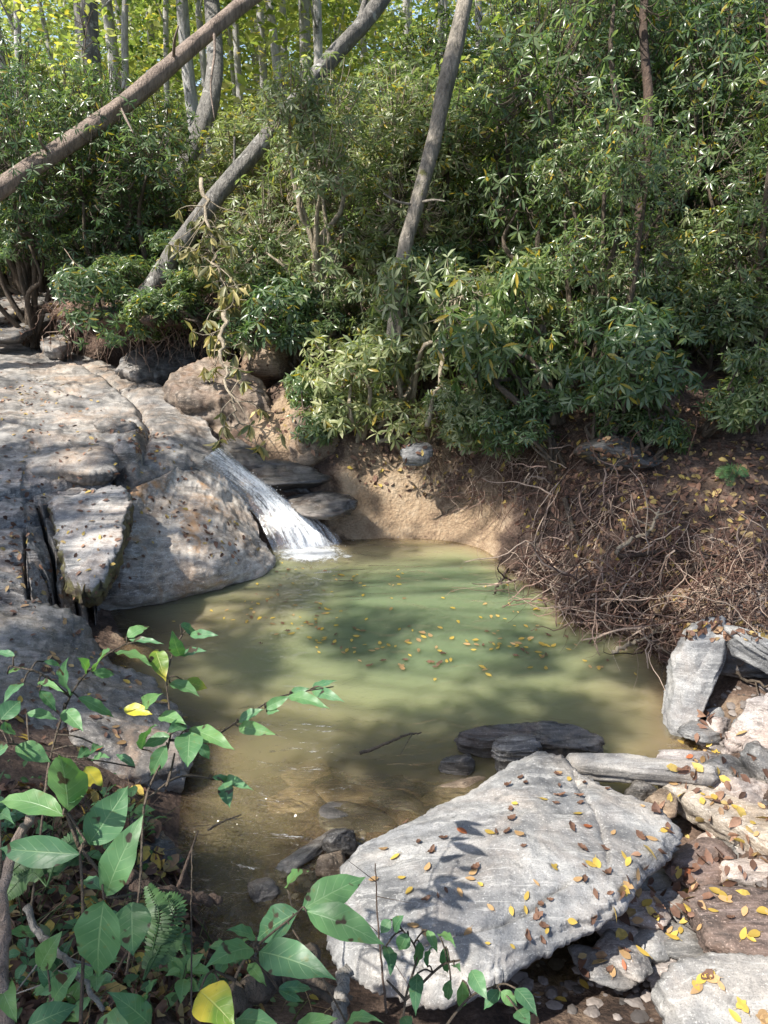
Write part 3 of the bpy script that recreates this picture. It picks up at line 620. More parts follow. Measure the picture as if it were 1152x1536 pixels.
SR('rock_slab', [(1026,1344,.20),(1060,1330,.21),(1110,1332,.21),(1180,1340,.22),(1250,1350,.22),(1240,1440,.20),(1112,1436,.19),(1065,1410,.19)], .09, M['rock_red'],
   'dark rusty brown slab with a few tan leaves near the big boulder', 'rock', 103, bulge=.012, bottom=.92, amp=.014, strata=.02, sfreq=45)
SR('rock_slab', [(984,1466,.24),(1020,1440,.26),(1070,1428,.27),(1140,1430,.27),(1240,1450,.27),(1300,1640,.24),(1050,1640,.22),(1014,1540,.22)], .16, M['rock_pale'],
   'pale flat slab lit by sun in the bottom corner beside the muddy pool', 'rock', 107, bulge=.015, bottom=.85, amp=.014, strata=.02, sfreq=40, edge=.2)
for u, v, z, rad, mt, lb, sd, ro in [
    (1072,1072,.08,(.065,.04,.03),'rock_pale','small pale oval stone beneath the dark hollow',1,.3),(1076,1090,.07,(.09,.06,.05),'rock_pink','rounded pinkish stone, upper of the pair beside the standing stone',2,.6),
    (1066,1110,.04,(.085,.06,.05),'rock_pink','pinkish cobble below its rounded twin beside the standing stone',3,.5),
    (1140,1150,.13,(.10,.12,.12),'rock_front','grey angular stone between the streaked slab and the cream slab',4,.2),(1120,1192,.12,(.15,.10,.08),'rock_pink','broad pinkish grey stone behind the cream slab',5,-.2),
    (1080,1170,.10,(.17,.10,.10),'rock_front','dark grey stone wedged under the end of the rock plank',6,.1),(1040,1138,.04,(.14,.05,.04),'rock_pink','flat pink stone at the water edge behind the rock plank',7,-.1),
    (990,1212,.15,(.07,.06,.06),'rock_brown','round olive brown stone tucked under the long cream slab',8,.4),(960,1196,.12,(.07,.05,.06),'rock_dark','dark stone in the gap beneath the rock plank',9,0),
    (1040,1300,.12,(.16,.09,.05),'rock_red','reddish flat stone beside the edge of the big boulder',10,.5),(1118,1314,.14,(.15,.07,.06),'rock_pink','rosy flat stone behind the rusty brown slab',11,-.1),
    (972,1394,.06,(.045,.04,.05),'rock_pale','small smooth grey stone lying in dark gravel',12,.2),(1010,1375,.05,(.14,.08,.04),'rock_front','dark flat stone between the big boulder and the rusty slab',13,-.5),
    (915,1420,.03,(.07,.05,.04),'rock_dark','small wet stone at the rim of the muddy pool',14,.3),(1000,1425,.04,(.12,.07,.05),'rock_front','grey brown stone between the muddy pool and the rusty slab',15,.2),
    (462,1280,.0,(.15,.045,.025),'rock_dark','narrow tilted slab at the outflow shore',16,.75),(510,1268,.03,(.07,.05,.05),'rock_dark','dark shore stone by the blunt end of the big boulder',17,.4),
    (500,1300,.03,(.06,.05,.06),'rock_brown','upright brown stone against the big boulder',18,.9),(395,1338,.0,(.06,.05,.03),'rock_dark','wet black stone amid the outflow ripples',19,.1),(205,1290,.12,(.15,.12,.14),'rock_dark','black wet rock at the shaded outflow under the shrub',20,.2),
    (700,1180,-.02,(.13,.05,.03),'rock_brown','low flat brown rock awash at the boulder edge',22,.3),
    (575,1120,-.045,(.28,.10,.03),'rock_dark','flat drowned rock just below the pool surface',21,.35),
    (1145,990,.22,(.3,.25,.06),'rock_dark','dark wet stone deep in the hollow under the slanting slab',23,0)]:
    BR('rock', PZ(u, v, z), rad, M[mt], lb, 'rock', 200 + sd, rot=ro, strata=.08)
g = R(190); FLAT = [(1075,1268),(1110,1285),(1140,1262),(1060,1300),(1095,1322),(1040,1290),(985,1330),(1000,1350),(965,1370),(1020,1318),(975,1410),(940,1440),(1005,1450),(1030,1420),(1148,1300),(1060,1322),(930,1395),(900,1450),(960,1345),(1125,1090),(1140,1120),(1055,1095)]
for k, (u, v) in enumerate(FLAT):
    BR('flat_stone', PZ(u, v, .07 + .03 * (k % 3)) , (g.uniform(.07, .15), g.uniform(.05, .09), g.uniform(.018, .035)), M[['rock_pink', 'rock_front', 'rock_pale', 'rock_ledge'][k % 4]], 'flat broken stone among the overlapping stones round the rusty slab', 'rock', 1900 + k, rot=g.uniform(-.9, .9), planes=12, amp=.08, seg=36, group='flat broken stones')
# -- rocks round the head of the fall
SR('rock_slab', [(176,545,1.20),(200,522,1.30),(250,505,1.36),(318,488,1.42),(332,494,1.40),(326,516,1.30),(290,535,1.22),(232,556,1.12),(205,560,1.12)], .30, M['rock_front'],
   'long striped slab wedged beneath the root overhang above the stream', 'rock', 113, bulge=.04, bottom=.8, amp=.03, strata=.05, sfreq=14, sdir=(.2,-.2,1))

SR('boulder', [(246,566,1.18),(280,545,1.30),(310,534,1.36),(352,541,1.32),(396,574,1.15),(405,602,1.02),(385,616,.95),(320,602,1.03),(268,590,1.10)], .6, M['rock_tan'], 'angular tan boulder coated in earth beside the top of the waterfall', 'boulder', 117, bulge=.05, bottom=.8, amp=.05, strata=.05, sfreq=8, jit=.03, down=(.1,-.15,-1))
BR('boulder', PD(405,525,7.6) + np.array([0, 0, -.12]), (.34, .36, .30), M['rock_earth'], 'dim brown boulder at the back of the gully', 'boulder', 119, rot=.8)
for k, (pts, th, lb) in enumerate([
    ([(-60,470,1.62),(0,448,1.72),(60,430,1.80),(75,436,1.78),(70,452,1.68),(0,475,1.58)], .14, 'topmost grey slab of the tumbled ledges at the stream head'),
    ([(-60,505,1.40),(0,488,1.48),(80,455,1.62),(120,440,1.68),(126,448,1.64),(95,470,1.52),(20,505,1.38)], .13, 'dark middle slab of the tumbled ledges at the stream head'),
    ([(85,480,1.52),(105,471,1.56),(125,470,1.56),(128,478,1.52),(108,486,1.47)], .08, 'small pale sunlit slab amid the tumbled ledges'),
    ([(60,512,1.33),(80,502,1.37),(100,503,1.36),(106,515,1.30),(90,524,1.26),(70,522,1.27)], .12, 'round brown stone sitting on the far rim of the slab'),
    ([(85,440,1.72),(120,405,1.90),(150,392,1.98),(155,398,1.95),(130,425,1.80),(95,448,1.66)], .10, 'narrow slab leaning up toward the thicket')]):
    SR('rock_slab', pts, th, M['rock_front' if k in (1,4) else 'rock_slab'], lb, 'rock', 130 + k, bulge=.02, bottom=.85, amp=.02, strata=.03, sfreq=20, N=90, K=20)
SR('bank_rock', [(600,672,.80),(618,662,.84),(645,664,.84),(652,676,.80),(632,684,.76),(605,684,.76)], .10, M['rock_front'], 'flat stone poking out of the sandy bank', 'rock', 141, bulge=.02, bottom=.8, N=70, K=16)
SR('root_bank', [(100,462,1.74),(160,468,1.74),(230,472,1.74),(310,466,1.74),(395,474,1.74),(440,462,1.74),(430,440,1.74),(330,428,1.78),(220,424,1.80),(110,432,1.8)], .13, M['soil'], 'overhanging bank of dark earth and roots above the hollow at the stream head', 'bank', 149, bulge=.08, bottom=.9, amp=.10, strata=.04, jit=.06)
BR('bank_rock', PD(430,712,6.5), (.36, .24, .10), M['rock_dark'], 'dark damp rock beside the foot of the waterfall', 'rock', 171, rot=.3)
BR('bank_rock', PD(490,758,6.3), (.32, .2, .07), M['rock_dark'], 'low dark damp rock between the waterfall and the sand', 'rock', 172, rot=-.2)
BR('bank_rock', PD(470,670,6.75), (.26, .22, .2), M['rock_brown'], 'earthy brown rock above the foot of the waterfall', 'rock', 173, rot=.7)
BR('bank_rock', PZ(470,662,.72) + np.array([0, .2, 0]), (.34, .3, .26), M['rock_brown'], 'reddish earthy rock beneath the drooping rhododendron', 'rock', 143, rot=.3)
BR('bank_rock', PZ(955,690,.98) + np.array([0, .3, -.05]), (.28, .2, .11), M['rock_dark'], 'dark rock half buried under the shaded rhododendron', 'rock', 144, rot=.1)
BR('bank_rock', PZ(1005,905,.22), (.16, .12, .10), M['rock_brown'], 'brown stone caught inside the root tangle', 'rock', 145, rot=.1)

# ------------------------------------------------------------------ waterfall (falling sheet + froth at its foot)
fall_rows = [[(292,706,.66),(318,688,.76),(338,672,.78)], [(318,722,.56),(345,706,.64),(360,700,.66)], [(352,748,.40),(385,738,.44),(402,730,.46)],
             [(384,778,.22),(418,768,.26),(446,764,.26)], [(402,812,.08),(452,802,.10),(498,798,.07)], [(420,848,-.10),(474,844,-.10),(530,838,-.10)]]
G = net_surface(fall_rows, 90, 44)
t_ = np.linspace(0, 1, 90)[:, None]; s_ = np.linspace(0, 1, 44)[None]
lift = .03 * (1 - t_ ** 6) + .05 * np.sin(np.pi * s_) * (.4 + t_) * (1 - t_ ** 4)
pn = fbm(np.stack([s_ * 14 + 0 * t_, t_ * 5 + 0 * s_, 0 * t_ * s_], -1), 4, 5)
G[..., 2] += lift + .035 * pn * (.3 + t_) + .022 * t_ * fbm(np.stack([s_ * 30 + 0 * t_, t_ * 22 + 0 * s_, 0 * t_ * s_], -1), 3, 8)
mb = MB(); i = np.arange(89)[:, None] * 44 + np.arange(43)[None]
mb.add(G, np.stack([i, i + 44, i + 45, i + 1], -1), None, np.stack([s_ + 0 * t_, t_ + 0 * s_], -1))
wf = empty('waterfall', tuple(PZ(450,830,0)), 'small white waterfall sliding off the slab into the pool', 'waterfall')
solid('falling_water', mb, M['fall'], parent=wf, uv=True)
c0 = PZ(462,832,0); fx, fy = np.meshgrid(np.linspace(-.75, .75, 90), np.linspace(-.6, .6, 70)); 
fz = .010 + .012 * np.exp(-((fx + .1) ** 2 + (fy - .05) ** 2) / .05) * (1 + fbm(np.stack([fx * 12, fy * 12, 0 * fx], -1), 3, 4))
mb = MB(); i = np.arange(69)[:, None] * 90 + np.arange(89)[None]; mb.add(np.stack([fx + c0[0], fy + c0[1], fz], -1), np.stack([i, i + 1, i + 91, i + 90], -1))
fo = np.exp(-(((fx - .02) / .42) ** 2 + ((fy + .0) / .27) ** 2)); 
for du, dv, r in [(510,800,.12),(560,800,.10),(600,806,.08),(520,836,.12),(480,790,.14)]:
    c = PZ(du, dv, 0) - c0; fo = np.maximum(fo, .74 * np.exp(-((fx - c[0]) ** 2 + (fy - c[1]) ** 2) / r ** 2))
f_ = solid('froth', mb, M['froth'], parent=wf)
f_.data.attributes.new('foam', 'FLOAT', 'POINT').data.foreach_set('value', fo.astype(np.float32).ravel())
g = R(88); mb = MB(); od = np.array([[1,0,0],[-1,0,0],[0,1,0],[0,-1,0],[0,0,1],[0,0,-1]], float); ot = [[4,0,2],[4,2,1],[4,1,3],[4,3,0],[5,2,0],[5,1,2],[5,3,1],[5,0,3]]
for k in range(130):
    q = g.random() ** .6; b = G[int(20 + q * 66), int(g.integers(0, 44))]; p = b + g.normal(size=3) * np.array([.05, .05, .025]) * (.4 + q) + np.array([.01, -.02, .035 * (.4 + q)])
    mb.add(od * g.uniform(.0015, .0042) * np.array([1, 1, g.uniform(.8, 1.8)]) + p, None, ot)
sp_ = solid('spray', mb, M['droplet'], parent=wf); sp_['kind'] = 'stuff'
# rock under the fall
patch_rock('bedrock_chute', [[(u, v, z - .05) for u, v, z in r] for r in
    [[(270,700,.70),(300,690,.72),(330,668,.76),(356,655,.80)], [(296,722,.56),(345,706,.60),(368,694,.66),(400,690,.66)], [(336,750,.38),(385,738,.40),(412,728,.44),(450,725,.46)],
     [(372,782,.18),(418,768,.20),(456,762,.22),(500,765,.22)], [(398,818,.02),(450,798,.04),(500,795,.04),(545,800,.0)], [(410,850,-.15),(474,836,-.15),(525,830,-.15),(570,820,-.15)]]],
    M['rock_dark'], 'dark wet rock chute beneath the white waterfall', 'bedrock', 151, n=70, m=70, skirt=.3)

def bvh_of(objs):
    V = []; F = []; n = 0
    for o in objs:
        me = o.data; c = np.empty(len(me.vertices) * 3, np.float32); me.vertices.foreach_get('co', c); c = c.reshape(-1, 3) + np.array(o.location)
        V.append(c); F += [tuple(n + q for q in p.vertices) for p in me.polygons]; n += len(c)
    return BVHTree.FromPolygons([tuple(v) for v in np.vstack(V)], F)
GROUND = bpy.data.objects['ground']
BV = bvh_of(ROCKS)
BG = bvh_of([GROUND])
def hit(u, v, rocks=True):
    d = Vector(ray(u, v)).normalized(); best = None
    for b in ((BV, BG) if rocks else (BG,)):
        h = b.ray_cast(Vector(CAM), d, 60)
        if h[0] is not None and (best is None or h[3] < best[2]): best = (np.array(h[0]), np.array(h[1]), h[3])
    return best
def poly_sample(poly, n, g):
    poly = np.array(poly, float); lo, hi = poly.min(0), poly.max(0); out = []
    while len(out) < n:
        p = g.uniform(lo, hi); x, y = p; ins = False; j = len(poly) - 1
        for i in range(len(poly)):
            if (poly[i, 1] > y) != (poly[j, 1] > y) and x < (poly[j, 0] - poly[i, 0]) * (y - poly[i, 1]) / (poly[j, 1] - poly[i, 1]) + poly[i, 0]: ins = not ins
            j = i
        if ins: out.append(p)
    return out
# drowned stones on the pool bed near the boulder
g = R(160)
for k, (u, v) in enumerate([(560,1170),(620,1140),(660,1200),(590,1200),(520,1190),(470,1160),(600,1110),(640,1170),(690,1140),(540,1230),(450,1200),(740,1090),(930,1120),(980,1125)]):
    c = hit(u, v, False)[0]; BR('rock', c + np.array([0, 0, -.005]), (g.uniform(.10, .24), g.uniform(.06, .12), .025), M['rock_brown' if k % 3 else 'rock_dark'], 'drowned stone showing dimly through the shallow water', 'rock', 1600 + k, rot=g.uniform(-.6, .6), seg=28, group='drowned stones')
# ------------------------------------------------------------------ rhododendrons and other shrubs
def rhodo_parts(seed, rx, ry, h0, h1, nwh, ll=.16, nl=(6, 10), lobes=7, droop=(.1, .55)):
    """crown of leaf whorls on crooked stems; returns foliage MB, stem MB"""
    g = R(seed); fo = MB(); st = MB()
    C = np.stack([g.uniform(-.65, .65, lobes) * rx, g.uniform(-.65, .65, lobes) * ry, g.uniform(h0 + .2 * (h1 - h0), h1 - .2 * (h1 - h0), lobes)], 1)
    C[0] = (0, 0, h1 - .22 * (h1 - h0)); rad = g.uniform(.32, .55, lobes)
    for c in C:
        b = np.array([g.uniform(-.15, .15), g.uniform(-.1, .1), -.15]); m1 = (b + c) / 2 + g.normal(size=3) * .13; m2 = b * .25 + c * .75 + g.normal(size=3) * .1
        tube(st, resample([b, m1, m2, c], 14), np.linspace(.032, .009, 14) * (h1 ** .3), 6, .25, seed)
    k = g.integers(0, lobes, nwh); d = randdir(g, nwh); d[:, 2] = np.abs(d[:, 2]) * 1.1 - .35; d = nrm(d)
    f = g.uniform(.35, 1.0, nwh) ** .6
    P = C[k] + d * (rad[k] * f)[:, None] * np.array([rx, ry, (h1 - h0) * .55])
    ax = nrm(d * np.array([.9, .9, .5]) + np.array([0, 0, .55]) + .35 * g.normal(size=(nwh, 3)))
    # twigs
    tq = np.linspace(0, 1, 6)[None, :, None]; A = C[k] * .45 + P * .55
    tw = A[:, None] * (1 - tq) + P[:, None] * tq - np.array([0, 0, .06]) * (4 * tq * (1 - tq)); tw[:, -1] = P
    strands(st, tw, np.linspace(.006, .0035, 6)[None] * np.ones((nwh, 1)), 4)
    n = g.integers(nl[0], nl[1], nwh); wi = np.repeat(np.arange(nwh), n); N = len(wi)
    an = g.uniform(0, 2 * np.pi, nwh)[wi] + np.concatenate([np.arange(q) / q for q in n]) * 2 * np.pi + g.normal(size=N) * .2
    a = ax[wi]; r1 = nrm(np.cross(a, np.array([.2, .9, .3]) + 0 * a)); r2 = np.cross(a, r1)
    rd = r1 * np.cos(an)[:, None] + r2 * np.sin(an)[:, None]; el = g.normal(.15, .35, N)
    D = rd * np.cos(el)[:, None] + a * np.sin(el)[:, None] - np.array([0, 0, 1]) * g.uniform(*droop, N)[:, None]
    U = a + .35 * g.normal(size=(N, 3)); L = ll * g.uniform(.65, 1.15, N)
    leaves(fo, P[wi] + D * .008, D, U, L, L * g.uniform(.19, .29, N), 'long', .3, g.uniform(.05, .4, N))
    return fo, st
def make_shrub(name, seed, mat, stem_mat, **k):
    fo, st = rhodo_parts(seed, **k)
    return fo.mesh('foliage', mat), st.mesh('stem', stem_mat)
PROTO = {}
PROTO['low'] = [make_shrub('r', 300 + k, M['rhodo'], M['stem'], rx=1., ry=1., h0=.0, h1=1.5, nwh=640, ll=.10) for k in range(2)]
PROTO['tall'] = [make_shrub('r', 310 + k, M['rhodo'], M['stem'], rx=1.25, ry=1.1, h0=.15, h1=3.6, nwh=1000, ll=.10, lobes=12) for k in range(3)]
PROTO['big'] = [make_shrub('r', 330 + k, M['rhodo'], M['stem'], rx=1., ry=1., h0=.0, h1=1.5, nwh=330, ll=.15, lobes=7, droop=(.2, .7)) for k in range(2)] + [make_shrub('r', 332, M['rhodo_pale'], M['stem_pale'], rx=1., ry=1., h0=.0, h1=1.5, nwh=330, ll=.145, lobes=8, droop=(.2, .7))]
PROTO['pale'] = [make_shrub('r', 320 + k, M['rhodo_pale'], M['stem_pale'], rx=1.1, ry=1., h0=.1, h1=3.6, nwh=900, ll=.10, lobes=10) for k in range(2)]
def put_shrub(kind, x, y, sc, rot, label, group=None, z=None, idx=0, scz=None, name='rhododendron', tilt=(0, 0)):
    f, s = PROTO[kind][idx % len(PROTO[kind])]; z = float(ground_z(np.array([x]), np.array([y]))[0]) if z is None else z
    o = empty(name, (x, y, z), label, 'shrub', group); o.rotation_euler = (tilt[0], tilt[1], rot); o.scale = (sc, sc, scz or sc)
    link('foliage', f, o); link('stem', s, o); return o
g = R(5)
# thicket behind the pool: rows of tall rhododendrons
VT = ([-600,-50,60,130,250,330,420,520,640,690,740,800,850,1800], [0,0,20,110,180,185,120,80,80,60,0,-80,-150,-150])
rows = [(7.7, -.7, 7.6, 1.25, .95), (8.8, .1, 8.5, 1.3, 1.0), (10.2, -7.5, 7.5, 1.5, 1.1), (11.8, -8.5, 8.5, 1.7, 1.15), (13.8, -10, 10, 2.0, 1.25)]
cnt = 0
for ri, (yy, x0, x1, step, sc) in enumerate(rows):
    x = x0
    while x < x1:
        xx = x + g.uniform(-.3, .3); y2 = yy + g.uniform(-.5, .5) - (.10 * max(0, xx - 1)) * (ri < 2)
        u = xx / y2
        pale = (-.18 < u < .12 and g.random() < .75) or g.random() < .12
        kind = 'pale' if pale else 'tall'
        if u > .18 and ri < 3: kind = 'tall'
        s2 = sc * g.uniform(.85, 1.15)
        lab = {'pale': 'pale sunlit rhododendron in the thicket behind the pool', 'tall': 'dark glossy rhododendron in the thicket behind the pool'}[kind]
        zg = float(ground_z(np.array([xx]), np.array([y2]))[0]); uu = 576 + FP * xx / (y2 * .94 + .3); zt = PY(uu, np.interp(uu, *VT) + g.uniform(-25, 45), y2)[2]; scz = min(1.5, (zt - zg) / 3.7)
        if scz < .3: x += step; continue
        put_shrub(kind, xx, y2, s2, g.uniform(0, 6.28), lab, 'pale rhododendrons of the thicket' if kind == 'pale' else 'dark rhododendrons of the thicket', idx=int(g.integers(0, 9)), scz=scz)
        x += step * g.uniform(.85, 1.15); cnt += 1
# single shrubs with a place of their own
put_shrub('big', *PY(550,600,6.55)[:2], .72, .4, 'grey green rhododendron drooping over the sunlit sandy bank', z=.78, idx=2, scz=.62, tilt=(.3, 0))
g = R(55)
for k, (u, y, s_) in enumerate([(445,7.6,.7),(520,7.9,.7),(600,7.6,.6),(670,7.4,.65),(735,7.0,.6),(790,6.9,.65),(700,8.0,.8),(860,6.6,.6),(930,6.5,.65),(1010,6.3,.6),(1080,6.2,.6),(1160,6.0,.6),(380,8.6,.6),(470,8.4,.8),(620,8.3,.8),(780,7.6,.8),(900,7.4,.8),(1030,7.2,.8),(1150,7.0,.8)]):
    put_shrub('low' if k % 3 == 1 else 'big', (u - 576) / FP * (y * .94 + .35), y, s_, g.uniform(0, 6.28), 'low rhododendron filling the foot of the thicket', 'low rhododendrons of the thicket', idx=k, scz=s_ * g.uniform(.7, 1.))
put_shrub('big', *PY(455,640,6.55)[:2], .5, 2.4, 'small rhododendron at the foot of the brown boulder', z=.65, idx=1)
put_shrub('big', *PY(655,640,6.3)[:2], .42, 1.2, 'low rhododendron sprig hanging above the flat bank stone', z=.8, idx=0, scz=.34, tilt=(.4, 0))
put_shrub('big', *PY(825,560,5.8)[:2], .75, 4.1, 'large leaved rhododendron leaning out over the root bank', z=1.15, idx=1, scz=.85, tilt=(.35, -.1))
put_shrub('tall', *PY(880,560,6.3)[:2], .62, 1.1, 'tall shaded rhododendron with long hanging leaves', z=1.25, idx=1)
put_shrub('big', *PY(765,650,5.85)[:2], .5, 3.6, 'leafy rhododendron branch hanging low where the sand meets the root bank', z=.85, idx=1, scz=.42, tilt=(.45, 0))
put_shrub('big', *PY(900,650,5.45)[:2], .5, 2.2, 'rhododendron spray hanging over the dark half buried rock', z=1.0, idx=0, scz=.45, tilt=(.45, 0))
put_shrub('big', *PY(1065,640,5.3)[:2], .45, 1.5, 'low rhododendron spray above the reddish root mat', z=1.12, idx=1, scz=.42, tilt=(.3, 0))
put_shrub('big', *PY(610,560,6.75)[:2], .72, 5.2, 'rhododendron hiding the foot of the mossy tree', z=1.05, idx=2, scz=.85)
put_shrub('big', *PY(700,650,6.1)[:2], .46, .9, 'rhododendron spray hanging over the back corner of the pool', z=.78, idx=2, scz=.4, tilt=(.5, 0))
put_shrub('big', *PY(835,690,5.5)[:2], .46, 3.9, 'rhododendron spray reaching down over the root bank', z=.82, idx=0, scz=.4, tilt=(.5, 0))
put_shrub('big', *PY(965,690,5.2)[:2], .44, 2.9, 'rhododendron spray shading the middle of the root bank', z=.92, idx=1, scz=.4, tilt=(.45, 0))
put_shrub('big', *PY(985,620,5.5)[:2], .62, 5.0, 'dark rhododendron with broad leaf rosettes low on the shaded bank', z=1.15, idx=0, tilt=(.3, 0))
put_shrub('big', *PY(1150,600,5.1)[:2], .42, .7, 'rhododendron sprig catching light at the frame edge of the shaded bank', z=1.2, idx=1)
put_shrub('tall', *PY(1120,560,6.2)[:2], .72, 2.2, 'tall dark rhododendron closing the shaded bank', z=1.4, idx=2)
put_shrub('big', *PY(165,455,8.3)[:2], .5, 3.2, 'rhododendron drooping over the dark hollow above the slab', z=1.72, idx=0, scz=.42, tilt=(.45, 0))
put_shrub('low', *PY(30,430,11.3)[:2], .9, 1.0, 'broad blue green rhododendron above the tumbled ledges', z=1.7, idx=1)
put_shrub('low', *PY(265,450,9.0)[:2], .7, 5.6, 'rhododendron growing on the root overhang', z=1.75, idx=1, scz=.55)
put_shrub('big', *PY(150,470,7.9)[:2], .6, .6, 'rhododendron spray hanging over the lip of the root overhang', z=1.66, idx=0, scz=.4, tilt=(.6, 0))
put_shrub('big', *PY(235,470,7.8)[:2], .6, 1.9, 'small rhododendron tuft in the middle of the root overhang', z=1.68, idx=1, scz=.36, tilt=(.6, 0))
put_shrub('big', *PY(310,475,7.7)[:2], .6, 4.4, 'half wilted rhododendron tuft above the tan boulder', z=1.62, idx=0, scz=.4, tilt=(.6, 0))
put_shrub('big', *PY(370,460,8.2)[:2], .5, 2.6, 'drooping rhododendron at the end of the root overhang', z=1.72, idx=1, scz=.45, tilt=(.4, 0))
put_shrub('low', *PY(400,470,8.6)[:2], .7, 2.8, 'dark rhododendron shading the back of the gully', z=1.5, idx=0)
put_shrub('low', *PY(330,600,7.2)[:2], .28, 1.8, 'rhododendron sprig hanging down the face of the brown boulder', z=.9, idx=1, tilt=(.5, 0))
put_shrub('tall', *PY(20,330,9.3)[:2], .8, 1.3, 'tall blue green rhododendron under the leaning brown trunk', z=1.3, idx=0)
put_shrub('tall', *PY(180,330,10.2)[:2], .85, 3.3, 'rhododendron between the leaning brown trunk and the grey trunk', z=1.5, idx=1)

# ------------------------------------------------------------------ trees
def tree(name, label, path, rad, bark, crown=None, group=None, n=40, sides=18, rough=.2, seed=0, limbs=()):
    o = empty(name, tuple(path[0]), label, 'tree', group)
    mb = MB(); p = resample(path, n); r = np.interp(np.linspace(0, 1, n), np.linspace(0, 1, len(rad)), rad); tube(mb, p, r, sides, rough, seed)
    solid('trunk', mb, bark, parent=o)
    if limbs:
        for l, r0 in limbs: mb = MB(); tube(mb, resample(l, 12), np.linspace(r0, r0 * .35, 12), 6, .2, seed + 3); solid('limb', mb, bark, parent=o)
    if crown is not None and crown.n: solid('crown', crown, M['canopy'], parent=o)
    return o
def clumps(mb, C, g, per=46, rad=.42, ll=.10, mode='oval'):
    N = len(C) * per; c = np.repeat(C, per, 0) + g.normal(size=(N, 3)) * np.array([rad, rad, rad * .55]) * .6
    D = randdir(g, N); D[:, 2] = D[:, 2] * .4 - .15; U = np.array([0, 0, 1]) + .5 * g.normal(size=(N, 3))
    L = ll * g.uniform(.7, 1.3, N); leaves(mb, c, D, U, L, L * .55, 'dia' if mode == 'dia' else 'oval', .2, .15)
def crown_on(top, g, n=40, spread=1.6, up=1.2, per=50):
    mb = MB(); C = np.array(top) + g.normal(size=(n, 3)) * np.array([spread, spread, up]); clumps(mb, C, g, per); return mb
def px_path(lst): return np.array([PD(u, v, d) for u, v, d in lst])
LEAN = []
pa = px_path([(-430,560,7.0),(-220,420,7.2),(0,283,7.8),(180,160,8.4),(335,30,9.0),(440,-60,9.5),(640,-260,10.5)])
tree('leaning_tree', 'brown barked tree trunk leaning steeply across the thicket above the slab', pa, [.13,.115,.105,.098,.094,.085,.07], M['bark_brown'], crown_on(pa[-1] + np.array([.5, 0, 1.2]), R(1), 22), seed=1, n=60,
     limbs=[([pa[2] * .6 + pa[3] * .4, PD(62,215,7.8), PD(58,200,7.7)], .02), ([pa[3] * .5 + pa[4] * .5, PD(262,60,8.4), PD(268,38,8.3)], .022), ([pa[3], PD(190,180,8.0), PD(200,200,7.9)], .018), ([pa[4] * .9 + pa[3] * .1, PD(322,80,8.7), PD(316,130,8.6), PD(322,180,8.6)], .02)])
pa = px_path([(190,490,8.3),(222,440,8.1),(268,370,7.95),(330,288,7.9),(385,225,8.0),(445,150,7.9),(500,85,7.9),(578,-8,8.1),(660,-150,9.4)])
tree('leaning_tree', 'grey lichen spotted trunk leaning up from the root overhang', pa, [.13,.11,.095,.09,.082,.08,.085,.085,.07], M['bark_grey'], crown_on(pa[-1] + np.array([.3, 0, 1.]), R(2), 18), seed=2, n=60,
     limbs=[([pa[7] * .5 + pa[6] * .5, PD(540,30,8.6), PD(556,-30,8.7)], .06), ([pa[3], PD(350,250,8.3), PD(352,205,8.2)], .03)])
pa = px_path([(588,530,6.8),(603,395,6.65),(622,320,6.6),(648,225,6.6),(668,130,6.65),(688,45,6.75),(706,-60,6.95),(730,-250,8.2)])
tree('tree', 'tall curved tree trunk with mossy bark rising from the middle of the thicket', pa, [.072,.064,.064,.068,.073,.075,.075,.06], M['bark_moss'], crown_on(pa[-1] + np.array([.2, .3, 1.]), R(3), 20), seed=3, n=60,
     limbs=[([PD(624,308,6.6), PD(595,302,6.5), PD(575,290,6.45)], .018), ([PD(624,305,6.6), PD(650,300,6.5), PD(668,302,6.45)], .016)])
pa = px_path([(205,455,10.4),(232,360,10.5),(285,235,10.6),(315,150,10.7),(322,90,10.9),(318,10,11.2),(300,-120,11.6)])
tree('leaning_tree', 'pale grey trunk half hidden between the two leaning trunks', pa, [.15,.13,.125,.12,.12,.11,.09], M['bark_grey'], crown_on(pa[-1] + np.array([0, 0, 1.]), R(4), 14), seed=4)
pa = px_path([(955,615,6.2),(960,500,6.2),(954,380,6.2),(966,260,6.25),(972,150,6.3),(965,30,6.4),(975,-120,6.6)])
tree('small_tree', 'thin reddish trunk standing in the shaded rhododendrons', pa, [.055,.05,.045,.045,.04,.035,.03], M['bark_red'], crown_on(pa[-1] + np.array([0, .3, .9]), R(6), 16, .8, .6), seed=6, rough=.2,
     limbs=[([pa[2], PD(985,330,6.2), PD(1020,300,6.1)], .02), ([pa[1], PD(930,440,6.1), PD(900,400,6.0)], .02)])
pa = px_path([(1145,480,6.6),(1140,400,6.6),(1150,300,6.7),(1160,160,6.9),(1150,0,7.2)])
tree('small_tree', 'thin dark trunk beside the edge of the shaded thicket', pa, [.04,.035,.03,.03,.025], M['bark_red'], crown_on(pa[-1] + np.array([0, .3, 1.2]), R(7), 12, .8, .6), seed=7)
pa = px_path([(700,420,10),(745,330,11),(755,250,11.2),(768,120,11.5),(782,20,12),(790,-140,12.5)])
tree('small_tree', 'slim white barked trunk beyond the mossy tree', pa, [.07,.065,.06,.06,.055,.05], M['bark_pale'], crown_on(pa[-1] + np.array([0, .3, 1.]), R(8), 14), seed=8)
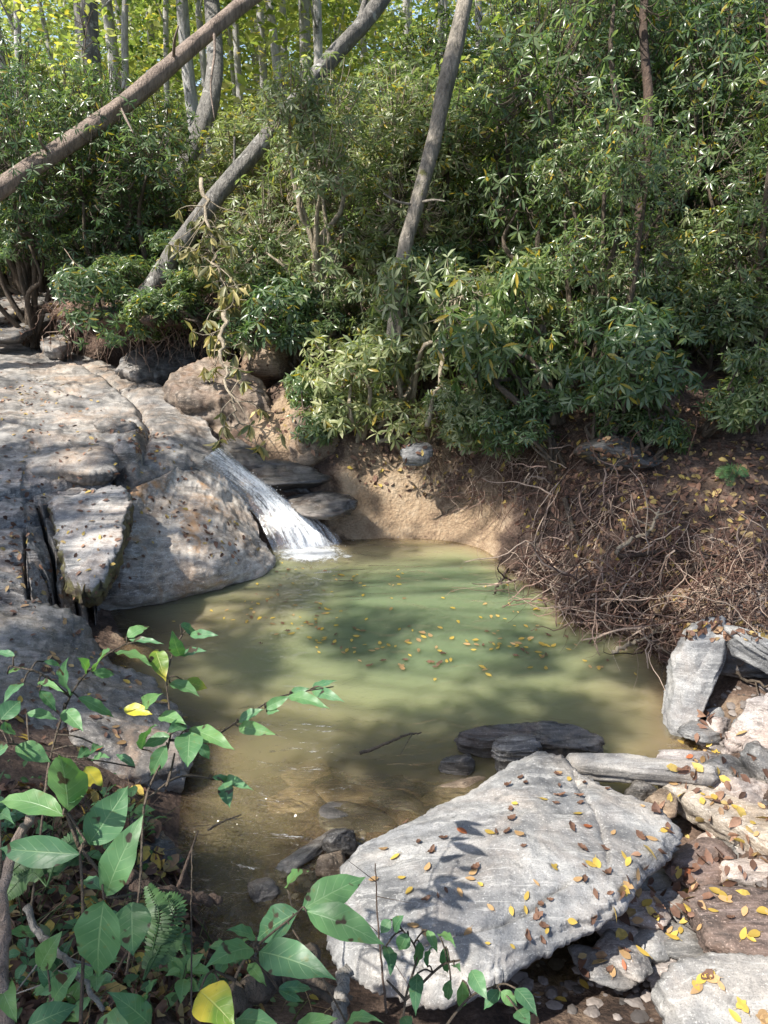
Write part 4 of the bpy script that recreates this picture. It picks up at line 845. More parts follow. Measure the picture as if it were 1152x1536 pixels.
# forest beyond: pale trunks with bright crowns
def forest_proto(seed, hgt, r0, ncl, spread, low):
    g = R(seed); t = MB(); p = resample([(0, 0, -.3), (g.uniform(-.2, .2), g.uniform(-.2, .2), hgt * .35), (g.uniform(-.4, .4), g.uniform(-.4, .4), hgt * .7), (g.uniform(-.5, .5), 0, hgt)], 24)
    tube(t, p, np.linspace(r0, r0 * .35, 24), 9, .1, seed)
    C = np.stack([g.normal(size=ncl) * spread, g.normal(size=ncl) * spread, g.uniform(low, hgt * 1.02, ncl)], 1)
    for k in range(0, ncl, 4):
        b = p[np.argmin(np.abs(p[:, 2] - (C[k, 2] - .6)))]; tube(t, resample([b, (b + C[k]) / 2 + np.array([0, 0, .25]), C[k]], 7), np.linspace(r0 * .25, .01, 7), 4, cap=False)
    c = MB(); clumps(c, C, g, 44, .6, .16, 'dia'); return t.mesh('trunk', M['bark_pale']), c.mesh('crown', M['broad'])
FP_ = [forest_proto(400, 13, .14, 44, 1.9, 4.2), forest_proto(401, 11, .11, 40, 1.7, 3.8), forest_proto(402, 6, .06, 60, 1.3, .6), forest_proto(403, 4.2, .045, 56, 1.1, .3)]
def put_tree(k, x, y, sc, rot, label, group):
    o = empty('forest_tree' if k < 2 else 'understory_tree', (x, y, float(ground_z(np.array([x]), np.array([y]), False)[0])), label, 'tree', group); o.rotation_euler = (0, 0, rot); o.scale = (sc,) * 3
    link('trunk', FP_[k][0], o); link('crown', FP_[k][1], o)
for k, (u, y, sc) in enumerate([(60,16,.9),(168,14.5,1.0),(198,16,.9),(262,24,1.1),(318,14.5,.9),(410,19,.95),(460,16,.9),(485,15,.9),(520,21,.9),(610,25,1.3),(650,19,.7),(880,20,.9),(1075,22,1.0),(-60,20,1.),(770,26,1.2),(970,24,1.1),(1190,19,1.)]):
    put_tree(k % 2, (u - 576) / FP * (y * .94 + .3), y, sc, k * 1.7, 'pale straight trunked tree standing in the sunny forest beyond the thicket', 'forest trees beyond the thicket')
g = R(78)
for k in range(24):
    y = g.uniform(14, 26); x = g.uniform(-.6, .35) * y; o = empty('slender_tree', (x, y, float(ground_z(np.array([x]), np.array([y]), False)[0])), 'slender pale trunk rising out of the thicket toward the sky', 'tree', 'slender pale trunks'); o.rotation_euler = (g.normal() * .05, g.normal() * .05, g.uniform(0, 6)); s_ = g.uniform(.45, .8); o.scale = (s_, s_, 1)
    link('trunk', FP_[k % 2][0], o)
g = R(77)
for k in range(40):
    y = g.uniform(17, 40); x = g.uniform(-.62, .62) * y
    put_tree(2 + k % 2, x, y, g.uniform(.7, 1.25) * (1 + y * .012), g.uniform(0, 6.28), 'bright yellow green understory tree in the sunny forest', 'understory trees beyond the thicket')
for k in range(14):
    y = g.uniform(36, 58); x = g.uniform(-.62, .62) * y
    put_tree(k % 2, x, y, g.uniform(.9, 1.3), g.uniform(0, 6.28), 'distant tree with sunlit leaves at the back of the forest', 'distant forest trees')
# a young broadleaf tree with yellow-green leaves close behind the thicket
def sapling(label, pts, n, seed, spread=.35, ll=.09, mat='broad', per=14):
    g = R(seed); path = px_path(pts); o = empty('sapling', tuple(path[0]), label, 'tree'); st = MB(); p = resample(path, 16); tube(st, p, np.linspace(.02, .006, 16), 6, .1, seed)
    C = p[g.integers(4, 16, n)] + g.normal(size=(n, 3)) * np.array([spread, spread, spread * .8])
    for c in C: 
        b = p[np.argmin(np.linalg.norm(p - c + np.array([0, 0, .1]), axis=1))]; tube(st, resample([b, (b + c) / 2 + np.array([0, 0, .05]), c], 5), np.linspace(.006, .003, 5), 4, cap=False)
    fo = MB(); clumps(fo, C, g, per, .18, ll); solid('stem', st, M['stem'], parent=o); solid('foliage', fo, M[mat], parent=o)
sapling('yellowing sapling with golden leaves beside the leaning brown trunk', [(110,330,9.3),(105,230,9.3),(120,130,9.3),(130,40,9.4)], 26, 501, .32, .10)
sapling('lime green sapling in front of the slim white trunk', [(740,330,7.9),(750,200,7.9),(740,100,7.9),(760,40,8)], 16, 502, .3, .11)
sapling('bright green broadleaf sapling high over the shaded bank', [(1130,330,7.2),(1110,200,7.2),(1090,100,7.3),(1090,10,7.4)], 34, 503, .42, .09)
# dead hanging spray of wilted leaves at the root overhang
def wilted(label, pts, n, seed):
    g = R(seed); path = px_path(pts); o = empty('dead_branch', tuple(path[0]), label, 'branch'); st = MB(); p = resample(path, 22); p[1:-1] += g.normal(size=(20, 3)) * .02
    tube(st, p, np.linspace(.022, .008, 22), 6, .3, seed)
    fo = MB()
    for k in range(n):
        b = p[g.integers(3, 22)]; c = b + g.normal(size=3) * np.array([.16, .12, .12]) - np.array([0, 0, .06]); tube(st, resample([b, (b + c) / 2 + g.normal(size=3) * .03, c], 6), np.linspace(.006, .003, 6), 4, cap=False)
        m = 8; D = g.normal(size=(m, 3)) * .5 + np.array([0, 0, -.9]); L = .125 * g.uniform(.6, 1.2, m); leaves(fo, np.repeat(c[None], m, 0), D, g.normal(size=(m, 3)) + np.array([0, -.6, .3]), L, L * .3, 'long', .5, .4)
    solid('twig', st, M['stem_pale'], parent=o); solid('foliage', fo, M['wilted'], parent=o)
wilted('wilted pale branch hanging in front of the grey leaning trunk', [(302,268,7.2),(312,330,7.1),(323,390,7.05),(338,450,7.0),(335,520,6.8)], 60, 511)
wilted('dead twisting branch with shrivelled leaves dangling over the brown boulder', [(335,470,6.9),(335,520,6.6),(345,580,6.5),(352,640,6.4)], 16, 512)
wilted('bare pale twig with limp leaves rising from the bank beside the mossy tree', [(640,640,6.1),(662,560,6.2),(672,500,6.3),(672,455,6.3),(700,445,6.2)], 8, 513)
# ------------------------------------------------------------------ roots and bank litter
def root_mass(label, cs, n, seed, spread, length, rad, droop=.5, K=11, name='root_tangle', wig=.27):
    g = R(seed); cs = np.array(cs); k = g.integers(0, len(cs), n); P = np.zeros((n, K, 3)); P[:, 0] = cs[k] + g.normal(size=(n, 3)) * spread
    d = nrm(g.normal(size=(n, 3)) + np.array([-.25, -.35, -droop])); st = (length * g.uniform(.4, 1.3, n) / K)[:, None]
    for j in range(1, K):
        d = nrm(d + wig * g.normal(size=(n, 3)) - np.array([0, 0, .06 * droop])); P[:, j] = P[:, j - 1] + d * st
    gz = ground_z(P[..., 0], P[..., 1], False); P[..., 2] = np.maximum(P[..., 2], np.maximum(gz, -.03) + .006)
    r = rad * g.uniform(.35, 1., n) ** 2; mb = MB(); strands(mb, P, r[:, None] * np.linspace(1, .35, K)[None], 3)
    return solid(name, mb, M['root'], label, 'roots', kind='stuff')
def bank_pts(lst): return [hit(u, v, False)[0] + np.array([0, -.02, .05]) for u, v, z in lst]
root_mass('tangle of thin brown roots spilling from the bank into the pool', bank_pts([(820,860,.22),(860,900,.18),(900,930,.16),(880,870,.28),(930,900,.24),(960,940,.16),(800,870,.16),(980,960,.14)]), 560, 601, .08, .7, .010, .8)
root_mass('mat of reddish roots over the undercut bank', bank_pts([(860,760,.58),(900,790,.50),(960,830,.46),(1020,850,.46),(1080,870,.46),(1120,830,.56),(1000,780,.62),(940,750,.68),(840,740,.6),(1060,910,.36),(1120,920,.36)]), 230, 602, .13, .6, .009, .5)
root_mass('fringe of fine roots hanging from the sandy bank', bank_pts([(650,700,.6),(690,720,.52),(730,740,.48),(760,700,.66),(800,720,.6),(640,640,.95)]), 420, 603, .09, .4, .004, 1.1)
root_mass('roots dangling under the overhang at the stream head', [PZ(u, v, 1.68) for u, v in [(110,466),(140,470),(165,472),(200,474),(250,475),(300,470),(340,472),(390,476),(330,472)]] + [PZ(u, v, 1.8) for u, v in [(120,455),(160,450),(220,450),(280,455),(330,455)]], 900, 604, .13, .5, .007, 1.6)
root_mass('fringe of pale roots spreading over the gravel beside the leaning slab', bank_pts([(1100,870,.48),(1140,890,.44),(1150,850,.54),(1120,930,.38),(1060,940,.28)]), 500, 605, .10, .45, .006, .3)
def big_root(label, pts, r0, mat='root', seed=0, br=3):
    g = R(seed); p = resample([hit(q[0], q[1], False)[0] + np.array([0, -.03, .05]) if q[2] > .1 else PZ(*q) for q in pts], 26); p[1:-1] += g.normal(size=(24, 3)) * .008; mb = MB(); tube(mb, p, np.linspace(r0, r0 * .4, 26), 7, .35, seed)
    for k in range(br):
        a = p[g.integers(8, 25)]; e = a + g.normal(size=3) * np.array([.2, .15, .1]); tube(mb, resample([a, (a + e) / 2 + g.normal(size=3) * .04, e], 9), np.linspace(r0 * .4, r0 * .1, 9), 5, .2, k)
    return solid('root', mb, M[mat], label, 'root')
big_root('forked pale root curving up out of the bank', [(920,838,.50),(940,820,.52),(968,805,.62),(980,785,.72),(986,770,.78)], .016, 'stem_pale', 1)
big_root('thick brown root standing steeply in the shade of the bank', [(846,752,.80),(850,775,.68),(858,800,.52),(868,826,.38)], .022, 'stem', 2)
big_root('long reddish root lying across the root mat', [(925,842,.46),(985,836,.50),(1040,836,.52),(1075,842,.52)], .016, 'bark_red', 3)
big_root('stout orange brown root pointing down to the water', [(1042,855,.50),(1010,878,.40),(985,895,.34),(970,904,.28)], .020, 'bark_red', 4)
big_root('upright brown root stub beside the leaning stone', [(1066,850,.52),(1072,875,.46),(1075,900,.40),(1070,920,.34)], .016, 'stem', 5)
big_root('bleached driftwood root resting on the pool surface', [(920,978,.03),(950,965,.06),(972,955,.09),(990,945,.12)], .014, 'stem_pale', 6)
big_root('dark curled root trailing into the pool', [(760,860,.14),(748,878,.06),(742,890,.02)], .010, 'stem', 7)
big_root('long thin twig lying on the sandy bank', [(610,798,.03),(640,785,.09),(690,762,.24),(730,745,.34)], .008, 'stem', 8)
big_root('pale root leaning across the hollow beside the slanting slab', [(1075,1015,.3),(1100,1020,.3),(1150,1040,.3),(1190,1065,.28)], .012, 'stem', 9, 1)
big_root('splintered brown snag standing on the dark bank', [(1108,645,1.15),(1104,630,1.22),(1100,612,1.32)], .03, 'bark_red', 10, 0)
# ------------------------------------------------------------------ fallen leaves
def leaf_mesh(kind, seed, L=1.0):
    g = R(seed); mb = MB(); n = 9; s = np.linspace(0, 1, n); w = np.sin(np.pi * s ** .8) ** .75 * g.uniform(.42, .6) + .02
    c = 5; t = np.linspace(-1, 1, c); cur = g.uniform(-.15, .35) if kind == 'flat' else g.uniform(.5, 1.1); bend = g.uniform(-.1, .2) if kind == 'flat' else g.uniform(.2, .6); tw = g.uniform(-.3, .3) * (1 if kind == 'flat' else 2.5)
    x = s[:, None] - .5 + 0 * t; wob = 1 + .15 * g.normal(size=(n, c)) * (kind != 'flat')
    y = w[:, None] * .5 * t * wob; z = cur * (y ** 2) * 2 + bend * (x ** 2) + tw * x * y
    if kind != 'flat': z = z + .05 * g.normal(size=(n, c))
    V = np.stack([x, y, z - z.min() * .6], -1) * L; i = np.arange(n - 1)[:, None] * c + np.arange(c - 1)[None]
    mb.add(V, np.stack([i, i + c, i + c + 1, i + 1], -1)); tube(mb, np.array([[-.5, 0, z[0, 2]], [-.6, .01, z[0, 2]], [-.72, .05, z[0, 2]]]) * L, .012 * L, 4)
    return mb
LP = {k: [leaf_mesh(f, 700 + 10 * q + k2, .05).mesh('fallen_leaf', M[m]) for k2 in range(4)] for q, (k, f, m) in enumerate([('yellow', 'flat', 'l_yellow'), ('brown', 'curl', 'l_brown'), ('tan', 'flat', 'l_tan'), ('red', 'flat', 'l_red')])}
def drop_leaf(kind, p, n, sc, g, label, group):
    o = link('fallen_leaf', LP[kind][int(g.integers(0, 4))]); n = Vector(n)
    if n.z < 0: n = -n
    q = n.to_track_quat('Z', 'Y'); q.rotate(__import__('mathutils').Quaternion(n, g.uniform(0, 6.28))); o.rotation_mode = 'QUATERNION'; o.rotation_quaternion = q
    o.location = Vector(p) + n * .006; o.scale = (sc, sc * g.uniform(.8, 1.2), sc)
    return tag(o, label, 'leaf', group)
g = R(71)
# leaves seen one by one on the big boulder: (u, v, kind)
BL = [(1212-0,0,'')][:0]
for s_, k in (("815,1200 773,1207 735,1250 607,1290 614,1338 602,1318 788,1338 767,1367 831,1303 886,1298 870,1301 894,1297 941,1294 996,1246 866,1222 787,1365 730,1416 767,1420 820,1397 858,1382 853,1170 593,1287 720,1328 938,1342 648,1540 832,1300 935,1284 780,1332 790,1345 584,1290", 'yellow'),
              ("780,1168 762,1179 788,1176 767,1215 768,1229 761,1249 671,1250 664,1259 629,1265 648,1275 658,1335 669,1338 658,1346 732,1335 806,1370 838,1180 836,1163 877,1176 870,1205 912,1185 857,1242 875,1321 880,1330 908,1312 912,1310 875,1300 873,1274 906,1274 824,1352 786,1270 714,1303 646,1280 600,1232 625,1218 610,1235 712,1303 744,1250 960,1255 929,1252 898,1250 840,1195 868,1195 833,1205 808,1375 815,1390 790,1405 812,1410 828,1405 889,1377 893,1342 640,1350 812,1360 915,1340", 'brown'),
              ("779,1252 710,1310 650,1276 735,1362 640,1403 920,1250 963,1210 977,1259 838,1160 690,1340 803,1325 866,1320 642,1302 705,1320 575,1275 560,1320 620,1390 700,1400 890,1400", 'tan'), ("881,1241 889,1260 693,1248", 'red')):
    for q in s_.split(): a, b = q.split(','); BL.append((float(a), float(b), k))
for u, v, k in BL:
    h = hit(u, v)
    if h and h[0][2] > .15 and g.random() < .85: drop_leaf(k, h[0], h[1], g.uniform(.4, .95), g, {'yellow': 'small yellow leaf lying on the big pale boulder', 'brown': 'curled brown leaf lying on the big pale boulder', 'tan': 'tan leaf lying on the big pale boulder', 'red': 'red leaf lying on the big pale boulder'}[k], k + ' leaves on the big boulder')
for poly, n, where, grp, sc in [
    ([(1000,1465),(1152,1440),(1152,1536),(1030,1536)], 13, 'on the pale corner slab', 'corner slab', .9),
    ([(1030,1350),(1152,1345),(1152,1430),(1070,1410)], 12, 'on the rusty brown slab', 'rusty slab', .9),
    ([(1000,1170),(1152,1225),(1152,1260),(1020,1190)], 12, 'on the long cream slab', 'cream slab', .7),
    ([(960,1280),(1060,1270),(1060,1400),(860,1480),(800,1500),(900,1400)], 30, 'among the stones beside the muddy pool', 'muddy pool stones', .9),
    ([(1050,1080),(1090,1060),(1100,1140),(1060,1150)], 12, 'between the cobbles by the leaning stone', 'cobbles', .8),
    ([(190,930),(260,1000),(280,1120),(150,1140),(20,1080),(20,920)], 30, 'on the damp dark ledge', 'dark ledge', .9)]:
    pr = None
    for u, v in poly_sample(poly, n, g):
        if pr is not None and g.random() < .5: u, v = pr + g.normal(size=2) * 13
        pr = np.array([u, v]); h = hit(u, v); k = g.choice(['yellow', 'brown', 'tan', 'red'], p=[.38, .2, .38, .04])
        if h and h[1][2] > .2: drop_leaf(k, h[0], h[1], sc * g.uniform(.7, 1.2), g, f'{k} fallen leaf lying {where}', f'{k} leaves, {grp}')
# leaves afloat
FL = [((430,850),34,26,14),((510,868),30,14,10),((470,935),36,24,22),((400,905),26,22,10),((540,965),60,22,22),((590,985),50,16,14),((720,965),60,20,18),((800,980),60,18,22),((640,950),50,20,10),((790,920),70,20,8),((340,920),50,20,8),((680,1000),90,20,8),((900,1000),40,12,4),((600,900),170,50,34),((420,925),110,40,18),((760,960),120,50,16)]
AF = []
for (cu, cv), su, sv, n in FL:
    for k_ in range(n):
        u, v = cu + g.normal() * su * .6, cv + g.normal() * sv * .6; p = PZ(u, v, .0)
        if ground_z(p[0], p[1], False) > -.02: continue
        AF.append(p)
AF.sort(key=lambda p: p[1]); room = 300 - sum(o.name.startswith('fallen_leaf') for o in COL.objects)
for p in AF[:room]:
    k = g.choice(['yellow', 'brown', 'tan', 'red'], p=[.52, .16, .27, .05]); drop_leaf(k, p, (0, 0, 1), g.uniform(.55, 1.05), g, f'{k} leaf floating on the green pool', f'{k} leaves afloat on the pool')
if AF[room:]:
    O = np.array(AF[room:]) + np.array([0, 0, .004]); D = g.normal(size=O.shape) * np.array([1, 1, .02]); mb = MB(); l = .045 * g.uniform(.5, 1.05, len(O)); leaves(mb, O, D, np.array([0, 0, 1.]) + .08 * g.normal(size=O.shape), l, l * .5, 'oval', .15, .05)
    M['afloat'] = island_mat('floating_leaf', [(0., (.60, .42, .06)), (.4, (.52, .36, .05)), (.6, (.42, .27, .12)), (.85, (.12, .06, .035)), (1., (.3, .1, .03))], .5, .15)
    solid('floating_leaf_litter', mb, M['afloat'], 'small yellow and brown leaves drifting near the waterfall', 'leaf litter', kind='stuff')
# small litter nobody could count: on the bedrock and the banks
def litter(label, polys, seed, L, lift=.006, flat=.25):
    g = R(seed); O = []; Nn = []
    for poly, n in polys:
        for u, v in poly_sample(poly, n, g):
            h = hit(u, v)
            if h is not None and h[0][1] < 14 and h[0][2] > .02: O.append(h[0] + h[1] * lift); Nn.append(h[1] * np.sign(h[1][2] + 1e-6))
    O = np.array(O); U = np.array(Nn) + flat * g.normal(size=(len(O), 3)); D = g.normal(size=(len(O), 3)); D = D - U * (D * U).sum(1)[:, None] / (U * U).sum(1)[:, None]
    mb = MB(); l = L * g.uniform(.5, 1.3, len(O)); leaves(mb, O - nrm(D) * l[:, None] * .5, D, U, l, l * g.uniform(.4, .65, len(O)), 'oval', .35, .1)
    return solid('leaf_litter', mb, M['litter'], label, 'leaf litter', kind='stuff')
litter('small brown and yellow leaves strewn over the bedrock slabs', [([(0,540),(120,570),(310,680),(180,900),(0,930)], 300), ([(60,560),(100,600),(60,640),(0,600)], 50), ([(200,620),(230,640),(240,690),(200,680)], 40), ([(210,740),(330,760),(400,830),(330,860),(270,800)], 60), ([(20,780),(60,900),(20,920),(0,800)], 30), ([(150,930),(220,980),(240,1080),(100,1140),(10,1100),(10,950)], 90)], 720, .04)
litter('brown leaf litter covering the root bank', [([(740,620),(1152,600),(1152,960),(1000,960),(860,850),(760,780)], 2200), ([(400,480),(760,480),(760,760),(560,740),(400,640)], 700), ([(0,400),(130,400),(130,520),(0,510)], 250), ([(100,425),(430,430),(430,475),(100,470)], 500), ([(1040,1060),(1152,1100),(1152,1340),(960,1400),(800,1536),(700,1536),(900,1420)], 160)], 721, .055, flat=.5)
litter('leaf litter under the foreground shrub', [([(0,1180),(210,1180),(260,1300),(330,1380),(420,1536),(0,1536)], 1100)], 722, .06, lift=.015, flat=.7)

g = R(725); n = 3600; XY = np.vstack([g.uniform((2.4, -1.5), (7, 6.8), (n // 2, 2)), g.uniform((-5, -2), (2.4, 1.5), (n // 2, 2))]); O = np.column_stack([XY, ground_z(XY[:, 0], XY[:, 1]) + .012]); mb = MB(); l = .065 * g.uniform(.5, 1.3, n)
leaves(mb, O, g.normal(size=(n, 3)) * np.array([1, 1, .15]), np.array([0, 0, 1.]) + .35 * g.normal(size=(n, 3)), l, l * g.uniform(.4, .65, n), 'oval', .35, .1); solid('leaf_litter', mb, M['litter'], 'dead brown leaves covering the ground round the pool', 'leaf litter', kind='stuff')
# gravel among the stones
def gravel(label, polys, seed, rad):
    g = R(seed); mb = MB(); th = np.linspace(0, 2 * np.pi, 7, endpoint=False)
    for poly, n in polys:
        for u, v in poly_sample(poly, n, g):
            h = BG.ray_cast(Vector(CAM), Vector(ray(u, v)).normalized(), 30)
            if h[0] is None: continue
            r = rad * g.uniform(.3, 1.) ** 1.5; c = np.array(h[0]) + np.array([0, 0, r * .1]); rr = g.uniform(.75, 1.2, (3, 7)) * g.uniform(.8, 1.15); V = []
            for q, (z, w) in enumerate([(-.3, .9), (.15, 1.), (.5, .6)]): V.append(np.stack([np.cos(th) * w * rr[q], np.sin(th) * w * rr[q], 0 * th + z], 1))
            V = np.vstack(V + [[[0, 0, .6]]]) * np.array([r * g.uniform(.7, 1.4), r, r * g.uniform(.3, .7)]); a = g.uniform(0, 6.28); ca, sa = math.cos(a), math.sin(a)
            V = V @ np.array([[ca, sa, 0], [-sa, ca, 0], [0, 0, 1]]) + c; j = np.arange(7); j2 = (j + 1) % 7
            mb.add(V, np.vstack([np.stack([b + j, b + j2, b + 7 + j2, b + 7 + j], 1) for b in (0, 7)]), np.stack([14 + j, 14 + j2, 21 + 0 * j], 1))
    return solid('gravel', mb, M['gravel'], label, 'gravel', kind='stuff', smooth=False)
M['gravel'] = island_mat('gravel_stone', [(0., (.05, .045, .042)), (.35, (.14, .12, .11)), (.75, (.19, .165, .15)), (1., (.28, .24, .215))], .6, 0)
gravel('broken schist gravel between the big boulder and the slabs', [([(880,1390),(1060,1250),(1152,1280),(1152,1340),(1020,1420),(960,1480),(900,1470)], 180), ([(1040,1060),(1152,1010),(1152,1240),(1040,1160)], 200), ([(430,1290),(520,1240),(560,1250),(510,1330),(380,1360)], 160), ([(1060,880),(1152,870),(1152,960),(1080,950)], 160), ([(700,1500),(900,1400),(1000,1440),(980,1536)], 90)], 731, .03)

# ------------------------------------------------------------------ shrubs close to the camera
def blade(mb, base, tip, W, up, sag=.12, fold=.25, n=13, c=7):
    base = np.array(base); tip = np.array(tip); D = tip - base; L = np.linalg.norm(D); D = D / L; S = nrm(np.cross(up, D)); U = np.cross(D, S)
    s = np.linspace(0, 1, n); t = np.linspace(-1, 1, c)
    w = np.where(s < .38, np.sin(np.pi / 2 * (s / .38)) ** .7, np.cos(np.pi / 2 * ((s - .38) / .62)) ** 1.15) * .98 + .012
    w[-3:] *= np.array([1, .85, .6])
    V = base + D * (L * s)[:, None, None] + S * (W * .5 * w[:, None, None] * t[None, :, None]) + U * ((fold * W * .5 * w[:, None] * np.abs(t)[None] ** 1.3) + (sag * L * (4 * s * (1 - s)))[:, None] + .022 * L * np.sin(s * 19 + base[0] * 40)[:, None] * np.abs(t)[None])[..., None]
    i = np.arange(n - 1)[:, None] * c + np.arange(c - 1)[None]; UV = np.stack([np.broadcast_to((t + 1) / 2, (n, c)), np.broadcast_to(s[:, None], (n, c))], -1)
    mb.add(V, np.stack([i, i + c, i + c + 1, i + 1], -1), None, UV)
def leafy_shrub(label, stems, lv, seed, off=(0, 0), sc=1.0, cat='shrub'):
    """stems: pixel paths with depth; lv: (base u,v, tip u,v, width px, depth, yellow?)"""
    g = R(seed); path0 = px_path(stems[0]); o = empty('leafy_shrub', tuple(path0[0]), label, cat); st = MB(); nodes = []
    for s in stems:
        p = resample(px_path(s), 22); nodes.append(p); tube(st, p, np.linspace(.0032, .0018, 22), 6, .15, seed)
    nodes = np.vstack(nodes)
    LV = []
    for L in lv:
        bu, bv, tu, tv, w, d = L[:6]; y = len(L) > 6
        bu, tu = [off[0] + q * sc for q in (bu, tu)]; bv, tv = [off[1] + q * sc for q in (bv, tv)]; w = w * sc
        base = PD(bu, bv, d); tip = PD(tu, tv, d + g.uniform(-.10, .06)); up = nrm(-ray(bu, bv) * .75 + np.array([0, 0, .7]) + .22 * g.normal(size=3))
        a = nodes[np.argmin(np.linalg.norm(nodes - base, axis=1))]
        if np.linalg.norm(a - base) > .01: tube(st, resample([a, (a + base) / 2 + np.array([0, 0, .01]), base], 6), .0018, 5)
        LV.append((base, tip, w / FP * d, up, y))
    solid('stem', st, M['stem'], parent=o)
    for base, tip, W, up, y in LV:
        mb = MB(); blade(mb, base, tip, W, up, g.uniform(.03, .12), g.uniform(.12, .32)); l = solid('leaf', mb, M['blade_yellow' if y else 'blade'], parent=o, uv=True)
        if y: l['label'] = 'yellowing leaf with dark spots'
    return o
C7 = dict(off=(0, 1100), sc=.5); C5 = dict(off=(0, 860), sc=.5)
leafy_shrub('big leaved green shrub rising in front of the dark outflow', [[(120,1560,1.15),(125,1400,1.17),(118,1270,1.2),(97,1216,1.2)], [(118,1270,1.2),(150,1310,1.2),(160,1345,1.2),(205,1340,1.22)], [(118,1270,1.2),(100,1218,1.2),(130,1265,1.2)]],
    [(205,232,178,62,118,1.2),(190,245,-4,206,82,1.18),(265,335,385,158,118,1.22),(240,362,-4,345,92,1.17),(318,488,432,240,105,1.2),(312,498,296,728,150,1.14),(395,505,400,668,120,1.24),
     (188,238,252,190,40,1.25),(305,470,250,440,40,1.25)], 801, **C7)
leafy_shrub('green shrub branch reaching over the edge of the big boulder', [[(330,1580,1.2),(352,1470,1.25),(385,1420,1.28),(450,1366,1.3)], [(352,1470,1.25),(320,1455,1.2)]],
    [(905,530,1097,432,100,1.3),(895,535,768,622,100,1.3),(920,535,1152,635,98,1.28),(775,655,1008,738,104,1.26),(760,645,612,705,82,1.24),(770,615,680,590,50,1.3),(600,775,706,880,120,1.1,1),(745,690,800,760,34,1.3),(835,765,935,768,36,1.42),(835,770,905,805,34,1.42),
     (705,860,840,880,60,1.12),(890,880,1015,855,50,1.2),(1040,870,1150,868,40,1.25),(860,460,925,412,46,1.4)], 802, **C7)
leafy_shrub('low green seedlings in the litter of the bank', [[(60,1560,1.3),(75,1500,1.33),(70,1440,1.35)], [(190,1570,1.2),(215,1530,1.22),(225,1490,1.24)], [(0,1560,1.2),(10,1500,1.2)]],
    [(120,705,187,592,72,1.34),(165,770,110,690,40,1.36),(160,800,243,695,72,1.32),(175,770,105,770,60,1.33),(455,880,322,775,80,1.2),(440,810,475,738,48,1.24),(440,890,290,868,95,1.18),(80,880,232,815,80,1.25),(-5,750,52,872,66,1.15),(0,830,40,900,60,1.12),(110,600,15,605,46,1.45),(0,255,42,270,44,1.3)], 803, **C7)
leafy_shrub('slender shrub with drooping leaves in front of the damp ledge', [[(40,1420,1.5),(62,1240,1.55),(75,1140,1.6),(105,1045,1.65),(150,990,1.7),(190,965,1.7)], [(75,1140,1.6),(40,1120,1.5),(10,1115,1.4)], [(105,1045,1.65),(60,1010,1.6),(20,1000,1.6)]],
    [(382,195,448,160,52,1.7),(388,200,492,213,22,1.7),(345,240,458,280,40,1.72),(465,228,498,325,56,1.7,1),(285,292,335,226,62,1.68),(280,300,345,303,34,1.68),(215,360,205,252,62,1.64),(260,295,232,252,40,1.66),(235,372,342,432,42,1.62),(130,265,183,280,20,1.65),(22,302,82,284,18,1.6),(115,330,195,360,24,1.6),(118,352,168,415,40,1.6),(45,520,152,568,64,1.45),(0,440,62,382,60,1.45),(80,420,172,440,36,1.55),(25,520,-10,560,60,1.4),(190,410,250,475,50,1.62),(0,470,45,478,50,1.42),(265,525,232,555,36,1.6),(280,560,330,552,26,1.62),(255,580,306,655,52,1.5,1),(405,582,348,545,26,1.68),(300,520,270,545,30,1.62),(70,330,10,390,36,1.55),(45,250,-10,235,24,1.6)], 804, **C5)
leafy_shrub('wiry shrub whose branch stretches out over the pool', [[(190,1460,1.5),(210,1330,1.55),(218,1200,1.6),(255,1110,1.65),(250,1020,1.72),(262,970,1.75)], [(255,1110,1.65),(310,1110,1.8),(360,1080,1.95),(420,1045,2.1),(500,1030,2.25)], [(218,1200,1.6),(270,1165,1.7),(330,1170,1.85)], [(262,970,1.75),(275,950,1.8)], [(250,1180,1.62),(258,1150,1.64),(262,1130,1.66)]],
    [(540,248,516,172,46,1.75),(545,245,620,232,30,1.75),(540,155,592,188,40,1.78),(570,185,656,186,30,1.8),(510,328,598,368,44,1.72),(555,325,622,345,42,1.74,1),(372,405,458,424,42,1.66,1),(425,398,488,360,42,1.68),(478,428,558,452,46,1.66),(425,528,472,455,46,1.64),(510,488,428,520,44,1.64),(500,515,452,608,50,1.62),(570,468,706,532,54,1.68),(568,478,562,585,82,1.62),(600,500,628,558,34,1.68),(555,455,500,480,44,1.64),
     (715,446,792,408,40,1.92),(715,460,834,486,42,1.9),(795,405,872,368,34,2.05),(865,370,990,408,40,2.12),(868,362,930,345,26,2.15),(935,350,1034,386,36,2.25),(930,348,1012,322,26,2.28),(800,415,838,412,26,2.05),(636,612,704,624,22,1.8),(668,622,762,652,34,1.84),(672,628,690,705,46,1.8)], 805, **C5)
